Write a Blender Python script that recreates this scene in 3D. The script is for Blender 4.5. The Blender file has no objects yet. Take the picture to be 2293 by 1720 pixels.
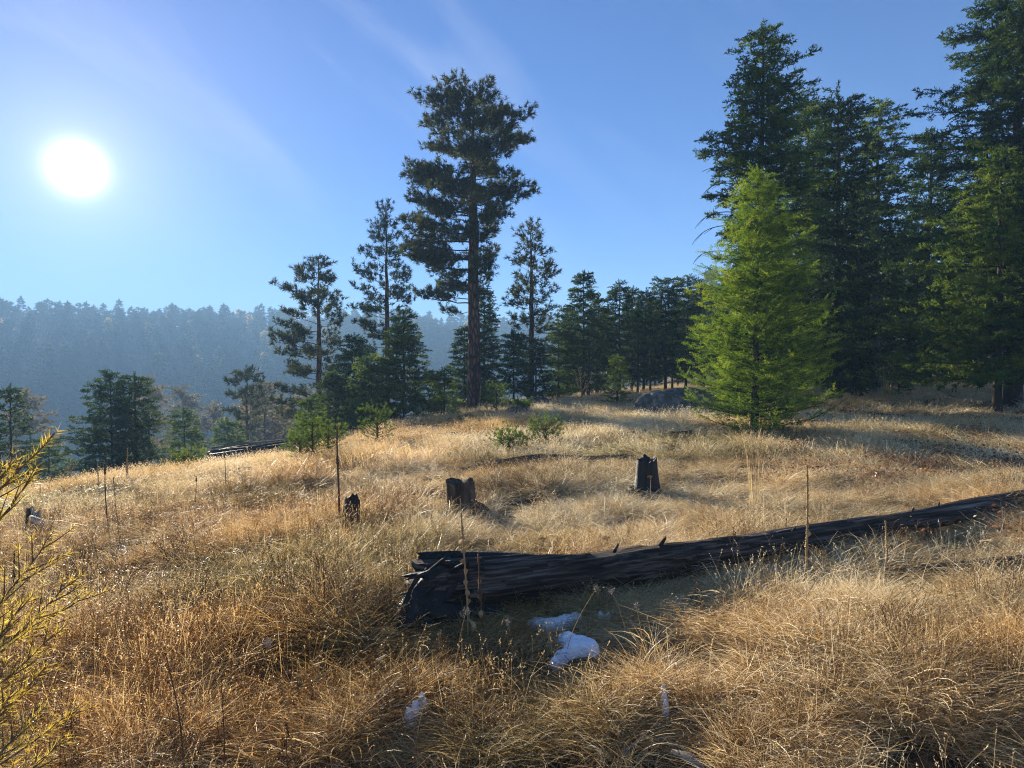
import bpy, bmesh, math
import numpy as np
from mathutils import Vector, Matrix, Euler

PI = math.pi
scene = bpy.context.scene
COL = scene.collection

# ------------------------------------------------------------------ camera, sky, sun, exposure
FPX = 1529.0                       # focal length in photograph pixels (2293 wide)
HOR = 820.0                        # row of the horizon in the photograph
EYE = 1.6
PITCH = math.atan((860.0 - HOR) / FPX)
cam_d = bpy.data.cameras.new('camera')
cam_d.sensor_width = 36.0
cam_d.lens = 36.0 * FPX / 2293.0
cam_d.clip_start = 0.05
cam_d.clip_end = 6000.0
cam = bpy.data.objects.new('camera', cam_d)
COL.objects.link(cam)
cam.location = (0, 0, EYE)
cam.rotation_euler = (PI / 2 - PITCH, 0, 0)
scene.camera = cam

_f = np.array([0, math.cos(PITCH), -math.sin(PITCH)])
_u = np.array([0, math.sin(PITCH), math.cos(PITCH)])


def ray(px, py):
    return _f + np.array([1., 0, 0]) * ((px - 1146.5) / FPX) + _u * ((860.0 - py) / FPX)


def at(px, py, Y):
    """world point seen at photograph pixel (px, py), Y metres ahead"""
    d = ray(px, py)
    return np.array([0, 0, EYE]) + d * (Y / d[1])


SUN_AZ = math.atan2(170 - 1146.5, FPX)            # from +Y towards +X
_sd = ray(172, 378)
_sd = _sd / np.linalg.norm(_sd)
SUN_EL = math.asin(_sd[2])
SUN_AZ = math.atan2(_sd[0], _sd[1])

world = bpy.data.worlds.new('World')
scene.world = world
world.use_nodes = True
wn, wl = world.node_tree.nodes, world.node_tree.links
wn.clear()
w_out = wn.new('ShaderNodeOutputWorld')
w_bg = wn.new('ShaderNodeBackground')
w_bg.inputs['Strength'].default_value = 0.05
wl.new(w_bg.outputs[0], w_out.inputs['Surface'])
sky = wn.new('ShaderNodeTexSky')
sky.sky_type = 'NISHITA'
sky.sun_disc = False
sky.sun_elevation = SUN_EL
sky.sun_rotation = SUN_AZ
sky.altitude = 1300.0
sky.air_density = 1.0
sky.dust_density = 0.05
sky.ozone_density = 3.5


def wmath(op, a, b=None, c=None, clamp=False):
    n = wn.new('ShaderNodeMath')
    n.operation = op
    n.use_clamp = clamp
    for i, v in enumerate((a, b, c)):
        if v is None:
            continue
        if isinstance(v, (int, float)):
            n.inputs[i].default_value = v
        else:
            wl.new(v, n.inputs[i])
    return n.outputs[0]


def wmix(blend, fac, a, b):
    n = wn.new('ShaderNodeMix')
    n.data_type = 'RGBA'
    n.blend_type = blend
    for s, v in (('Factor', fac), ('A', a), ('B', b)):
        sock = [q for q in n.inputs if q.name == s and (q.type == 'VALUE' if s == 'Factor' else q.type == 'RGBA')][0]
        if isinstance(v, (int, float)):
            sock.default_value = v
        elif isinstance(v, tuple):
            sock.default_value = (*v, 1)
        else:
            wl.new(v, sock)
    return [q for q in n.outputs if q.type == 'RGBA'][0]


w_tc = wn.new('ShaderNodeTexCoord')
w_dot = wn.new('ShaderNodeVectorMath')
w_dot.operation = 'DOT_PRODUCT'
w_nrm = wn.new('ShaderNodeVectorMath')
w_nrm.operation = 'NORMALIZE'
wl.new(w_tc.outputs['Generated'], w_nrm.inputs[0])
wl.new(w_nrm.outputs[0], w_dot.inputs[0])
w_dot.inputs[1].default_value = tuple(_sd)
cosang = w_dot.outputs['Value']
ang = wmath('ARCCOSINE', wmath('MINIMUM', cosang, 0.999999))     # radians from the sun
# bluer, deeper sky as the phone saw it
base = wmix('MULTIPLY', 1.0, sky.outputs[0], SKY_TINT := (0.25, 0.59, 1.12))
# thin cirrus: stretched noise on the sky directions
w_map = wn.new('ShaderNodeMapping')
w_map.inputs['Scale'].default_value = (0.9, 1.6, 5.0)
w_rot = wn.new('ShaderNodeMapping')
w_rot.inputs['Rotation'].default_value = (0, math.radians(-36), 0)
wl.new(w_nrm.outputs[0], w_rot.inputs['Vector'])
wl.new(w_rot.outputs[0], w_map.inputs['Vector'])
w_noi = wn.new('ShaderNodeTexNoise')
w_noi.inputs['Scale'].default_value = 2.1
w_noi.inputs['Detail'].default_value = 7
w_noi.inputs['Roughness'].default_value = 0.52
w_noi.inputs['Distortion'].default_value = 0.35
wl.new(w_map.outputs[0], w_noi.inputs['Vector'])
cir = wmath('MULTIPLY', wmath('SUBTRACT', w_noi.outputs['Fac'], 0.50), 3.2, clamp=True)
w_noi2 = wn.new('ShaderNodeTexNoise')
w_noi2.inputs['Scale'].default_value = 1.7
w_noi2.inputs['Detail'].default_value = 2
wl.new(w_nrm.outputs[0], w_noi2.inputs['Vector'])
cir = wmath('MULTIPLY', cir, wmath('MULTIPLY', wmath('SUBTRACT', w_noi2.outputs['Fac'], 0.42), 5.0, clamp=True))
# cirrus shows where it is lit through, towards the sun
near_sun = wmath('POWER', wmath('MAXIMUM', cosang, 0.0), 3.0)
cir = wmath('MULTIPLY', cir, wmath('MULTIPLY', near_sun, 0.6))
base = wmix('MIX', cir, base, (4.6, 5.3, 7.2))
# aureole of the sun in the thin veil
g1 = wmath('MULTIPLY', wmath('EXPONENT', wmath('MULTIPLY', wmath('POWER', wmath('DIVIDE', ang, 0.022), 2.0), -1.0)), 36.0)
g2 = wmath('MULTIPLY', wmath('EXPONENT', wmath('MULTIPLY', ang, -1 / 0.050)), 4.0)
g3 = wmath('MULTIPLY', wmath('EXPONENT', wmath('MULTIPLY', ang, -1 / 0.17)), 4.6)
glow = wmix('ADD', 1.0, wmix('MULTIPLY', 1.0, (1.0, 0.95, 0.86), g1), wmix('MULTIPLY', 1.0, (1.0, 0.90, 0.84), g2))
glow = wmix('ADD', 1.0, glow, wmix('MULTIPLY', 1.0, (1.0, 0.88, 0.86), g3))
base = wmix('ADD', 1.0, base, glow)
base = wmix('MULTIPLY', 1.0, base, (0.66, 0.66, 0.66))
wl.new(base, w_bg.inputs['Color'])

sun_d = bpy.data.lights.new('sun', 'SUN')
sun_d.energy = 5.0
sun_d.angle = math.radians(0.5)
sun_d.color = (1.0, 0.89, 0.72)
sun = bpy.data.objects.new('sun', sun_d)
COL.objects.link(sun)
sun.rotation_euler = Vector(_sd).to_track_quat('Z', 'Y').to_euler()
sun.location = (0, 0, 40)

scene.view_settings.view_transform = 'Standard'
scene.view_settings.look = 'None'
scene.view_settings.gamma = 1.0
scene.view_settings.exposure = 1.95
scene.view_settings.use_curve_mapping = False
scene.cycles.use_denoising = True
scene.cycles.denoising_prefilter = 'NONE'
scene.cycles.filter_width = 1.1
scene.cycles.max_bounces = 6
scene.cycles.diffuse_bounces = 3
scene.cycles.glossy_bounces = 2
scene.cycles.transmission_bounces = 4
scene.cycles.volume_bounces = 1
scene.cycles.sample_clamp_indirect = 6.0
scene.cycles.use_adaptive_sampling = False

# ------------------------------------------------------------------ numpy helpers


def _hash(ix, iy, iz, seed):
    with np.errstate(over='ignore'):
        h = (ix.astype(np.int64) * 374761393 + iy.astype(np.int64) * 668265263
             + iz.astype(np.int64) * 2147483647 + seed * 1274126177) & 0xFFFFFFFF
        h = ((h ^ (h >> 13)) * 1274126177) & 0xFFFFFFFF
        h = (h ^ (h >> 16)) & 0xFFFFFF
    return h / float(0xFFFFFF)


def noise(x, y, z=0.0, seed=0):
    """value noise 0..1"""
    x, y, z = np.broadcast_arrays(np.asarray(x, float), np.asarray(y, float), np.asarray(z, float))
    ix, iy, iz = np.floor(x), np.floor(y), np.floor(z)
    fx, fy, fz = x - ix, y - iy, z - iz
    fx, fy, fz = [q * q * (3 - 2 * q) for q in (fx, fy, fz)]
    r = 0
    for a in (0, 1):
        for b in (0, 1):
            for c in (0, 1):
                w = (fx if a else 1 - fx) * (fy if b else 1 - fy) * (fz if c else 1 - fz)
                r = r + w * _hash(ix + a, iy + b, iz + c, seed)
    return r


def fbm(x, y, z=0.0, oct=4, seed=0):
    s, a, t = 0, 1.0, 0
    for k in range(oct):
        s = s + a * noise(np.asarray(x) * 2 ** k, np.asarray(y) * 2 ** k, np.asarray(z) * 2 ** k, seed + k * 17)
        t += a
        a *= 0.5
    return s / t


def sstep(a, b, x):
    t = np.clip((np.asarray(x, float) - a) / (b - a), 0, 1)
    return t * t * (3 - 2 * t)


def norm(v):
    return v / np.maximum(np.linalg.norm(v, axis=-1, keepdims=True), 1e-9)


class Geo:
    """collects vertices, faces and a per-vertex tint"""

    def __init__(self):
        self.V, self.F, self.T, self.n = [], [], [], 0

    def add(self, V, F, tint=0.5):
        V = np.asarray(V, float).reshape(-1, 3)
        F = np.asarray(F, np.int64)
        self.V.append(V)
        self.F.append(F + self.n)
        t = np.broadcast_to(np.asarray(tint, float), (len(V),)) if np.ndim(tint) < 2 else tint
        self.T.append(np.array(t))
        self.n += len(V)

    def mesh(self, name, mat, smooth=False):
        return mk_mesh(name, self.V, self.F, self.T, mat, smooth)


def mk_mesh(name, V, F, T, mat, smooth=False):
    me = bpy.data.meshes.new(name)
    V = np.concatenate(V)
    me.vertices.add(len(V))
    me.vertices.foreach_set('co', V.astype(np.float32).ravel())
    loops = np.concatenate([f.ravel() for f in F])
    sizes = np.concatenate([np.full(len(f), f.shape[1]) for f in F])
    starts = np.concatenate([[0], np.cumsum(sizes)[:-1]])
    me.loops.add(len(loops))
    me.loops.foreach_set('vertex_index', loops.astype(np.int32))
    me.polygons.add(len(sizes))
    me.polygons.foreach_set('loop_start', starts.astype(np.int32))
    if smooth:
        me.polygons.foreach_set('use_smooth', np.ones(len(sizes), bool))
    if T is not None:
        a = me.attributes.new('tint', 'FLOAT', 'POINT')
        a.data.foreach_set('value', np.concatenate(T).astype(np.float32))
    me.update(calc_edges=True)
    me.validate()
    if mat:
        me.materials.append(mat)
    return me


def link(name, me, parent=None, **props):
    o = bpy.data.objects.new(name, me)
    COL.objects.link(o)
    if parent is not None:
        o.parent = parent
    for k, v in props.items():
        o[k] = v
    return o


def thing(name, label, cat, loc=(0, 0, 0), rotz=0.0, group=None, scale=None):
    o = bpy.data.objects.new(name, None)
    COL.objects.link(o)
    o.empty_display_size = 0.2
    o.location = tuple(float(v) for v in loc)
    o.rotation_euler = (0, 0, rotz)
    if scale is not None:
        o.scale = scale
    o['label'] = label
    o['category'] = cat
    if group:
        o['group'] = group
    return o


def tube(P, R, sides=6, cap=True, twist=0.0):
    """tube along points P with radii R"""
    P = np.asarray(P, float)
    n = len(P)
    R = np.broadcast_to(np.asarray(R, float), (n,))
    T = norm(np.gradient(P, axis=0))
    ref = np.array([0, 0, 1.]) if abs(T[0][2]) < 0.9 else np.array([1., 0, 0])
    A = norm(np.cross(T, ref))
    B = np.cross(T, A)
    th = np.arange(sides) / sides * 2 * PI + twist
    V = P[:, None] + R[:, None, None] * (np.cos(th)[None, :, None] * A[:, None] + np.sin(th)[None, :, None] * B[:, None])
    V = V.reshape(-1, 3)
    i = np.arange(n - 1)[:, None] * sides
    j = np.arange(sides)[None]
    k = (j + 1) % sides
    F = np.stack([i + j, i + k, i + sides + k, i + sides + j], -1).reshape(-1, 4)
    return V, F


def place(T, pos, d, up, sc):
    """copies of template vertices T (k,3) -> (n*k,3)"""
    x = norm(d)
    z = norm(up - (up * x).sum(-1, keepdims=True) * x)
    y = np.cross(z, x)
    R = np.stack([x, y, z], 1)                         # rows are the axes
    return pos[:, None] + np.einsum('ki,nij->nkj', T, R) * sc[:, None, None]


# ------------------------------------------------------------------ materials


def nodes_of(name):
    m = bpy.data.materials.new(name)
    m.use_nodes = True
    nt = m.node_tree
    nt.nodes.clear()
    return m, nt.nodes, nt.links


def ramp(ns, ls, src, stops):
    r = ns.new('ShaderNodeValToRGB')
    el = r.color_ramp.elements
    while len(el) < len(stops):
        el.new(0.5)
    for e, (p, c) in zip(el, stops):
        e.position = p
        e.color = (*c, 1)
    ls.new(src, r.inputs['Fac'])
    return r.outputs['Color']


def foliage(name, stops, trans=0.3, nscale=1.5, rough=0.65, tcol=(1.0, 1.0, 0.55)):
    """leaf material: colour by the tint of each spray, varied in clumps; partly translucent"""
    m, ns, ls = nodes_of(name)
    out = ns.new('ShaderNodeOutputMaterial')
    at_ = ns.new('ShaderNodeAttribute')
    at_.attribute_name = 'tint'
    tc = ns.new('ShaderNodeTexCoord')
    nz = ns.new('ShaderNodeTexNoise')
    nz.inputs['Scale'].default_value = nscale
    nz.inputs['Detail'].default_value = 3
    ls.new(tc.outputs['Object'], nz.inputs['Vector'])
    oi = ns.new('ShaderNodeObjectInfo')
    m1 = ns.new('ShaderNodeMath')
    m1.operation = 'MULTIPLY_ADD'
    ls.new(nz.outputs['Fac'], m1.inputs[0])
    m1.inputs[1].default_value = 0.5
    m1.inputs[2].default_value = -0.33
    m2 = ns.new('ShaderNodeMath')
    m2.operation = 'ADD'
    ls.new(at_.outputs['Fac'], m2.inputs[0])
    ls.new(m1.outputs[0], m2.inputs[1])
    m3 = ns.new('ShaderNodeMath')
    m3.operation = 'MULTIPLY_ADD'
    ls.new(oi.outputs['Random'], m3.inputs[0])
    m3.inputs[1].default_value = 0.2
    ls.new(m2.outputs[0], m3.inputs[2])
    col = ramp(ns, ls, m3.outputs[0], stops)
    p = ns.new('ShaderNodeBsdfPrincipled')
    ls.new(col, p.inputs['Base Color'])
    p.inputs['Roughness'].default_value = rough
    p.inputs['Specular IOR Level'].default_value = 0.08
    t = ns.new('ShaderNodeBsdfTranslucent')
    mc = ns.new('ShaderNodeMix')
    mc.data_type = 'RGBA'
    mc.blend_type = 'MULTIPLY'
    mc.inputs[0].default_value = 1.0
    ls.new(col, mc.inputs[6])
    mc.inputs[7].default_value = (*[c * 1.5 for c in tcol], 1)
    ls.new(mc.outputs[2], t.inputs['Color'])
    mx = ns.new('ShaderNodeMixShader')
    mx.inputs[0].default_value = trans
    ls.new(p.outputs[0], mx.inputs[1])
    ls.new(t.outputs[0], mx.inputs[2])
    ls.new(mx.outputs[0], out.inputs['Surface'])
    return m


def solid(name, stops, scale=6.0, rough=0.85, stretch=(1, 1, 1), bump=0.5, bdist=0.02, detail=6, vor=None, spec=0.2, coord='Object', rot=0.0):
    """rough natural surface: ramped noise colour with a bump of the same grain"""
    m, ns, ls = nodes_of(name)
    out = ns.new('ShaderNodeOutputMaterial')
    tc = ns.new('ShaderNodeTexCoord')
    mp = ns.new('ShaderNodeMapping')
    mp.inputs['Scale'].default_value = stretch
    mr = ns.new('ShaderNodeMapping')
    mr.inputs['Rotation'].default_value = (0, 0, rot)
    ls.new(tc.outputs[coord], mr.inputs['Vector'])
    ls.new(mr.outputs[0], mp.inputs['Vector'])
    nz = ns.new('ShaderNodeTexNoise')
    nz.inputs['Scale'].default_value = scale
    nz.inputs['Detail'].default_value = detail
    nz.inputs['Roughness'].default_value = 0.65
    ls.new(mp.outputs[0], nz.inputs['Vector'])
    src = nz.outputs['Fac']
    if vor:
        vz = ns.new('ShaderNodeTexVoronoi')
        vz.feature = 'DISTANCE_TO_EDGE'
        vz.inputs['Scale'].default_value = vor
        ls.new(mp.outputs[0], vz.inputs['Vector'])
        mm = ns.new('ShaderNodeMath')
        mm.operation = 'MULTIPLY_ADD'
        mm.use_clamp = True
        ls.new(vz.outputs['Distance'], mm.inputs[0])
        mm.inputs[1].default_value = 2.0
        mm.inputs[2].default_value = 0.05
        m2 = ns.new('ShaderNodeMath')
        m2.operation = 'MULTIPLY'
        ls.new(mm.outputs[0], m2.inputs[0])
        ls.new(nz.outputs['Fac'], m2.inputs[1])
        m3 = ns.new('ShaderNodeMath')
        m3.operation = 'MULTIPLY'
        m3.inputs[1].default_value = 1.6
        ls.new(m2.outputs[0], m3.inputs[0])
        src = m3.outputs[0]
    col = ramp(ns, ls, src, stops)
    p = ns.new('ShaderNodeBsdfPrincipled')
    ls.new(col, p.inputs['Base Color'])
    p.inputs['Roughness'].default_value = rough
    p.inputs['Specular IOR Level'].default_value = spec
    if bump:
        b = ns.new('ShaderNodeBump')
        b.inputs['Strength'].default_value = bump
        b.inputs['Distance'].default_value = bdist
        ls.new(src, b.inputs['Height'])
        ls.new(b.outputs[0], p.inputs['Normal'])
    ls.new(p.outputs[0], out.inputs['Surface'])
    return m


M = {}
M['fir_dark'] = foliage('fir_needles_dark', [(0.15, (0.014, 0.036, 0.014)), (0.5, (0.034, 0.072, 0.024)), (0.85, (0.085, 0.130, 0.035))], 0.25)
M['fir_mid'] = foliage('fir_needles_green', [(0.15, (0.024, 0.055, 0.016)), (0.5, (0.065, 0.115, 0.026)), (0.85, (0.165, 0.210, 0.038))], 0.38)
M['fir_bright'] = foliage('fir_needles_bright', [(0.1, (0.05, 0.10, 0.014)), (0.45, (0.14, 0.22, 0.026)), (0.85, (0.30, 0.36, 0.055))], 0.42, nscale=2.5)
M['pine'] = foliage('pine_needles', [(0.15, (0.022, 0.034, 0.016)), (0.5, (0.050, 0.066, 0.028)), (0.85, (0.115, 0.120, 0.045))], 0.25)
M['pine_dark'] = foliage('pine_needles_dark', [(0.15, (0.014, 0.028, 0.016)), (0.5, (0.030, 0.050, 0.026)), (0.85, (0.080, 0.098, 0.042))], 0.22)
M['pine_young'] = foliage('pine_needles_young', [(0.1, (0.05, 0.09, 0.02)), (0.5, (0.11, 0.17, 0.035)), (0.9, (0.22, 0.26, 0.06))], 0.4)
M['larch'] = foliage('larch_needles_gold', [(0.1, (0.26, 0.17, 0.04)), (0.45, (0.50, 0.35, 0.09)), (0.85, (0.72, 0.57, 0.22))], 0.45, nscale=3)
M['larch_far'] = foliage('larch_needles_pale', [(0.1, (0.24, 0.18, 0.09)), (0.5, (0.40, 0.30, 0.15)), (0.9, (0.55, 0.44, 0.24))], 0.45, nscale=0.3)
M['larch_mid'] = foliage('larch_needles_dull', [(0.1, (0.09, 0.07, 0.04)), (0.5, (0.17, 0.13, 0.07)), (0.9, (0.25, 0.195, 0.11))], 0.25, nscale=0.3)
M['fir_far'] = foliage('fir_needles_distant', [(0.1, (0.012, 0.026, 0.014)), (0.5, (0.030, 0.052, 0.026)), (0.9, (0.07, 0.09, 0.04))], 0.2, nscale=0.2)
M['bark_pine'] = solid('bark_pine', [(0.05, (0.035, 0.018, 0.012)), (0.3, (0.17, 0.075, 0.042)), (0.7, (0.34, 0.16, 0.09))], 7, 0.9, (1, 1, 0.3), 1.0, 0.04, vor=7)
M['bark_dark'] = solid('bark_dark', [(0.2, (0.022, 0.018, 0.014)), (0.6, (0.07, 0.052, 0.038)), (0.9, (0.12, 0.10, 0.08))], 9, 0.9, (1, 1, 0.35), 0.8, 0.02)
M['bark_pale'] = solid('bark_pale', [(0.2, (0.09, 0.08, 0.065)), (0.6, (0.22, 0.20, 0.17)), (0.9, (0.36, 0.34, 0.30))], 9, 0.9, (1, 1, 0.35), 0.6, 0.02)
M['twig'] = solid('twig_bark', [(0.2, (0.04, 0.028, 0.018)), (0.8, (0.13, 0.09, 0.05))], 20, 0.9, bump=0)
M['larch_twig'] = solid('larch_twig_bark', [(0.2, (0.11, 0.065, 0.028)), (0.8, (0.26, 0.16, 0.07))], 40, 0.8, bump=0)
M['char'] = solid('charred_wood', [(0.3, (0.005, 0.005, 0.005)), (0.6, (0.016, 0.014, 0.013)), (0.85, (0.06, 0.05, 0.045))], 14, 0.6, (1, 1, 0.25), 1.0, 0.03, spec=0.4)
M['log'] = solid('weathered_log_wood', [(0.30, (0.006, 0.005, 0.004)), (0.47, (0.040, 0.027, 0.019)), (0.58, (0.13, 0.10, 0.08)), (0.74, (0.33, 0.29, 0.27))], 4, stretch=(0.35, 9, 9), rough=0.75, bump=1.0, bdist=0.03, detail=9, rot=math.radians(-24))
M['wood_grey'] = solid('grey_dead_wood', [(0.25, (0.07, 0.055, 0.045)), (0.5, (0.20, 0.17, 0.14)), (0.8, (0.40, 0.36, 0.31))], 10, 0.85, (0.3, 2, 2), 0.8, 0.01)
M['wood_cut'] = solid('pale_split_wood', [(0.25, (0.22, 0.17, 0.12)), (0.6, (0.48, 0.42, 0.34)), (0.9, (0.66, 0.62, 0.55))], 10, 0.85, (2, 2, 0.3), 0.8, 0.01)
M['rock'] = solid('lichened_rock', [(0.25, (0.035, 0.033, 0.032)), (0.48, (0.12, 0.11, 0.10)), (0.62, (0.24, 0.22, 0.18)), (0.8, (0.42, 0.40, 0.30))], 5, 0.9, bump=1.0, bdist=0.05, detail=9)
M['rock_dark'] = solid('dark_rock', [(0.3, (0.02, 0.02, 0.024)), (0.55, (0.07, 0.07, 0.08)), (0.85, (0.20, 0.20, 0.22))], 6, 0.85, bump=1.0, bdist=0.05, detail=9)
M['stalk'] = solid('dead_mullein_stalk', [(0.2, (0.07, 0.035, 0.018)), (0.8, (0.20, 0.11, 0.055))], 40, 0.9, bump=0.4, bdist=0.004)
M['stalk_pale'] = solid('pale_dead_stalk', [(0.2, (0.26, 0.15, 0.06)), (0.8, (0.52, 0.36, 0.17))], 40, 0.9, bump=0.4, bdist=0.004)
M['yarrow'] = solid('dried_flower_head', [(0.3, (0.34, 0.17, 0.04)), (0.75, (0.66, 0.42, 0.15))], 90, 0.9, bump=0.8, bdist=0.004)
M['snow'] = solid('old_snow', [(0.3, (0.70, 0.76, 0.86)), (0.7, (0.86, 0.89, 0.94))], 40, 0.6, bump=0.5, bdist=0.006, spec=0.3)

# ------------------------------------------------------------------ terrain
_cp = [(0, 0, 0), (-3, 0, -.16), (3, 0, .10), (0, -6, 0.05), (-8, -5, -.5), (8, -5, .5), (-14, 2, -1.3), (14, 2, .7), (-9, 6, -.62),
       (0, -22, .5), (-22, -18, -1.5), (22, -18, 1.6), (-25, 4, -3.5), (28, 6, 1.4)]
for px, py, Y in [(960, 1400, 4.4), (2290, 1200, 5.9), (1040, 1140, 7.6), (1450, 1100, 8.4), (780, 1190, 6.8), (70, 1190, 8.0),
                  (0, 1120, 13), (200, 1085, 14.5), (400, 1056, 16), (660, 1020, 18.5), (880, 956, 21), (1050, 920, 30.5), (1240, 899, 30),
                  (1480, 925, 20), (1700, 975, 13), (2000, 962, 14), (2290, 962, 14), (2250, 897, 19), (2290, 855, 34), (1950, 845, 37),
                  (1560, 872, 34), (1400, 884, 31)]:
    p = at(px, py, Y)
    _cp.append(tuple(p))
for px, Y, z in [(0, 22, -3.0), (200, 24, -3.0), (400, 27, -3.0), (660, 29, -2.9), (860, 31, -1.3), (1050, 38, -1.1), (1240, 42, -.6),
                 (0, 42, -9.5), (400, 46, -9.5), (860, 48, -6.0), (1100, 55, -4.5), (1300, 45, -.3), (1400, 46, .5), (1500, 50, 1.0), (1300, 62, -1.2), (1620, 62, 1.8), (2290, 62, 2.4), (2900, 50, 3.2)]:
    _cp.append(((px - 1146.5) / FPX * Y, Y, z))
_cp = np.array(_cp)


def _tps(r2):
    return 0.5 * r2 * np.log(np.maximum(r2, 1e-12))


_n = len(_cp)
_K = _tps(((_cp[:, None, :2] - _cp[None, :, :2]) ** 2).sum(-1)) + np.eye(_n) * 0.4
_P = np.concatenate([np.ones((_n, 1)), _cp[:, :2]], 1)
_A = np.zeros((_n + 3, _n + 3))
_A[:_n, :_n] = _K
_A[:_n, _n:] = _P
_A[_n:, :_n] = _P.T
_w = np.linalg.solve(_A, np.concatenate([_cp[:, 2], np.zeros(3)]))
_VR = [0, 45, 70, 110, 160, 200, 255, 480, 510, 560, 720, 1000, 1200, 3000]
_VZ = [-2, -9, -17, -28, -37, -37, -27, 26, 28, 18, 10, 66, 66, 40]
_HR = [0, 45, 80, 150, 300, 480, 560, 1000, 3000]
_HZ = [1, 2.5, 3.5, 8, 22, 34, 34, 50, 40]


def far_z(x, y):
    r = np.hypot(x, y)
    th = np.degrees(np.arctan2(x, y))
    v = sstep(17, 5, th) * sstep(-125, -80, th)
    zv = np.interp(r, _VR, _VZ)
    # the ridge line keeps below the level seen in the photograph, with a few swells
    zv = zv + sstep(300, 480, r) * (fbm(x / 90, y / 90, 3, 3, 5) - .5) * 15
    zv = zv - sstep(-14, 6, th) * sstep(350, 480, r) * 5
    zv = zv - sstep(-34, -22, th) * sstep(700, 1000, r) * 40
    zh = np.interp(r, _HR, _HZ) + sstep(80, 200, r) * (fbm(x / 70, y / 70, 9, 3, 6) - .5) * 8
    return zv * v + zh * (1 - v)


def near_z(x, y):
    sh = np.shape(x)
    x, y = np.ravel(x).astype(float), np.ravel(y).astype(float)
    out = np.empty(len(x))
    for a in range(0, len(x), 40000):
        s = slice(a, a + 40000)
        r2 = (x[s, None] - _cp[None, :, 0]) ** 2 + (y[s, None] - _cp[None, :, 1]) ** 2
        out[s] = _tps(r2) @ _w[:_n] + _w[_n] + _w[_n + 1] * x[s] + _w[_n + 2] * y[s]
    return out.reshape(sh)


def ground_z(x, y, micro=True):
    x, y = np.asarray(x, float), np.asarray(y, float)
    r = np.hypot(x, y)
    k = sstep(38, 66, r)
    z = near_z(np.where(r > 70, 0, x), np.where(r > 70, 0, y)) * (1 - k) + far_z(x, y) * k
    if micro:
        z = z + (fbm(x * .55, y * .55, 1, 3, 2) - .5) * .22 * sstep(1.0, 4, r) + (fbm(x * 2.6, y * 2.6, 2, 3, 3) - .5) * .13
    return z


def gz(x, y):
    return float(ground_z(np.array([x]), np.array([y]))[0])


def on_ground(px, Y, dz=0.0):
    x = (px - 1146.5) / FPX * Y
    # px is a direction: correct x for the small pitch
    z = gz(x, Y)
    for _ in range(2):
        dpt = (Y * math.cos(PITCH) - (z - EYE) * math.sin(PITCH))
        x = (px - 1146.5) / FPX * dpt
        z = gz(x, Y)
    return np.array([x, Y, z + dz])


def height_at(px, py, Y):
    return at(px, py, Y)[2]


def grid_mesh(name, xs, ys, zfun, mat):
    X, Y = np.meshgrid(xs, ys)
    Z = zfun(X, Y)
    V = np.stack([X, Y, Z], -1).reshape(-1, 3)
    nx, ny = len(xs), len(ys)
    i = np.arange(ny - 1)[:, None] * nx
    j = np.arange(nx - 1)[None]
    F = np.stack([i + j, i + j + 1, i + nx + j + 1, i + nx + j], -1).reshape(-1, 4)
    return mk_mesh(name, [V], [F], None, mat, True)


M['soil'] = solid('matted_litter_soil', [(0.3, (0.025, 0.015, 0.008)), (0.5, (0.075, 0.045, 0.022)), (0.68, (0.18, 0.115, 0.055)), (0.85, (0.32, 0.22, 0.11))], 9, 0.95, bump=1.0, bdist=0.03, detail=10)
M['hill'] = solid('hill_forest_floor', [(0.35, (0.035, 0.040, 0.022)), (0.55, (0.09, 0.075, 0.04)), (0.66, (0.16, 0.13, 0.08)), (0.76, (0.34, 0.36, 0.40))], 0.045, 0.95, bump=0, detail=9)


def _stretch(lo, hi, c, n, fine, pw=2.6):
    """coordinates packed round c"""
    t = np.linspace(-1, 1, n)
    s = np.sign(t) * (fine * np.abs(t) + (1 - fine) * np.abs(t) ** pw)
    return np.where(s < 0, c + s * (c - lo), c + s * (hi - c))


gx = _stretch(-110, 110, 0, 300, .06)
gy = _stretch(-60, 130, 5, 300, .07)
link('ground', grid_mesh('ground', gx, gy, ground_z, M['soil']), kind='structure')


def hill_z(x, y):
    z = far_z(x, y)
    inside = sstep(1.0, .82, np.maximum(np.abs(x) / 110, np.abs(y - 35) / 95))
    return z * (1 - inside) + (ground_z(x, y, False) - 4.0) * inside


hx = _stretch(-1400, 1400, -60, 180, .35, 2)
hy = _stretch(-1200, 1400, 250, 180, .35, 2)
link('hill', grid_mesh('hill', hx, hy, hill_z, M['hill']), kind='structure')

# ------------------------------------------------------------------ foliage templates


def tri_needles(base, d, length, width, rng):
    """one thin triangle per needle; arrays (n,3)"""
    n = len(base)
    side = norm(np.cross(d, rng.normal(size=(n, 3))))
    w = np.reshape(width, (-1, 1)) * .5 if np.ndim(width) else width * .5
    l_ = np.reshape(length, (-1, 1)) if np.ndim(length) else length
    V = np.stack([base - side * w, base + side * w, base + d * l_], 1).reshape(-1, 3)
    F = np.arange(n * 3).reshape(-1, 3)
    return V, F


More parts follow.
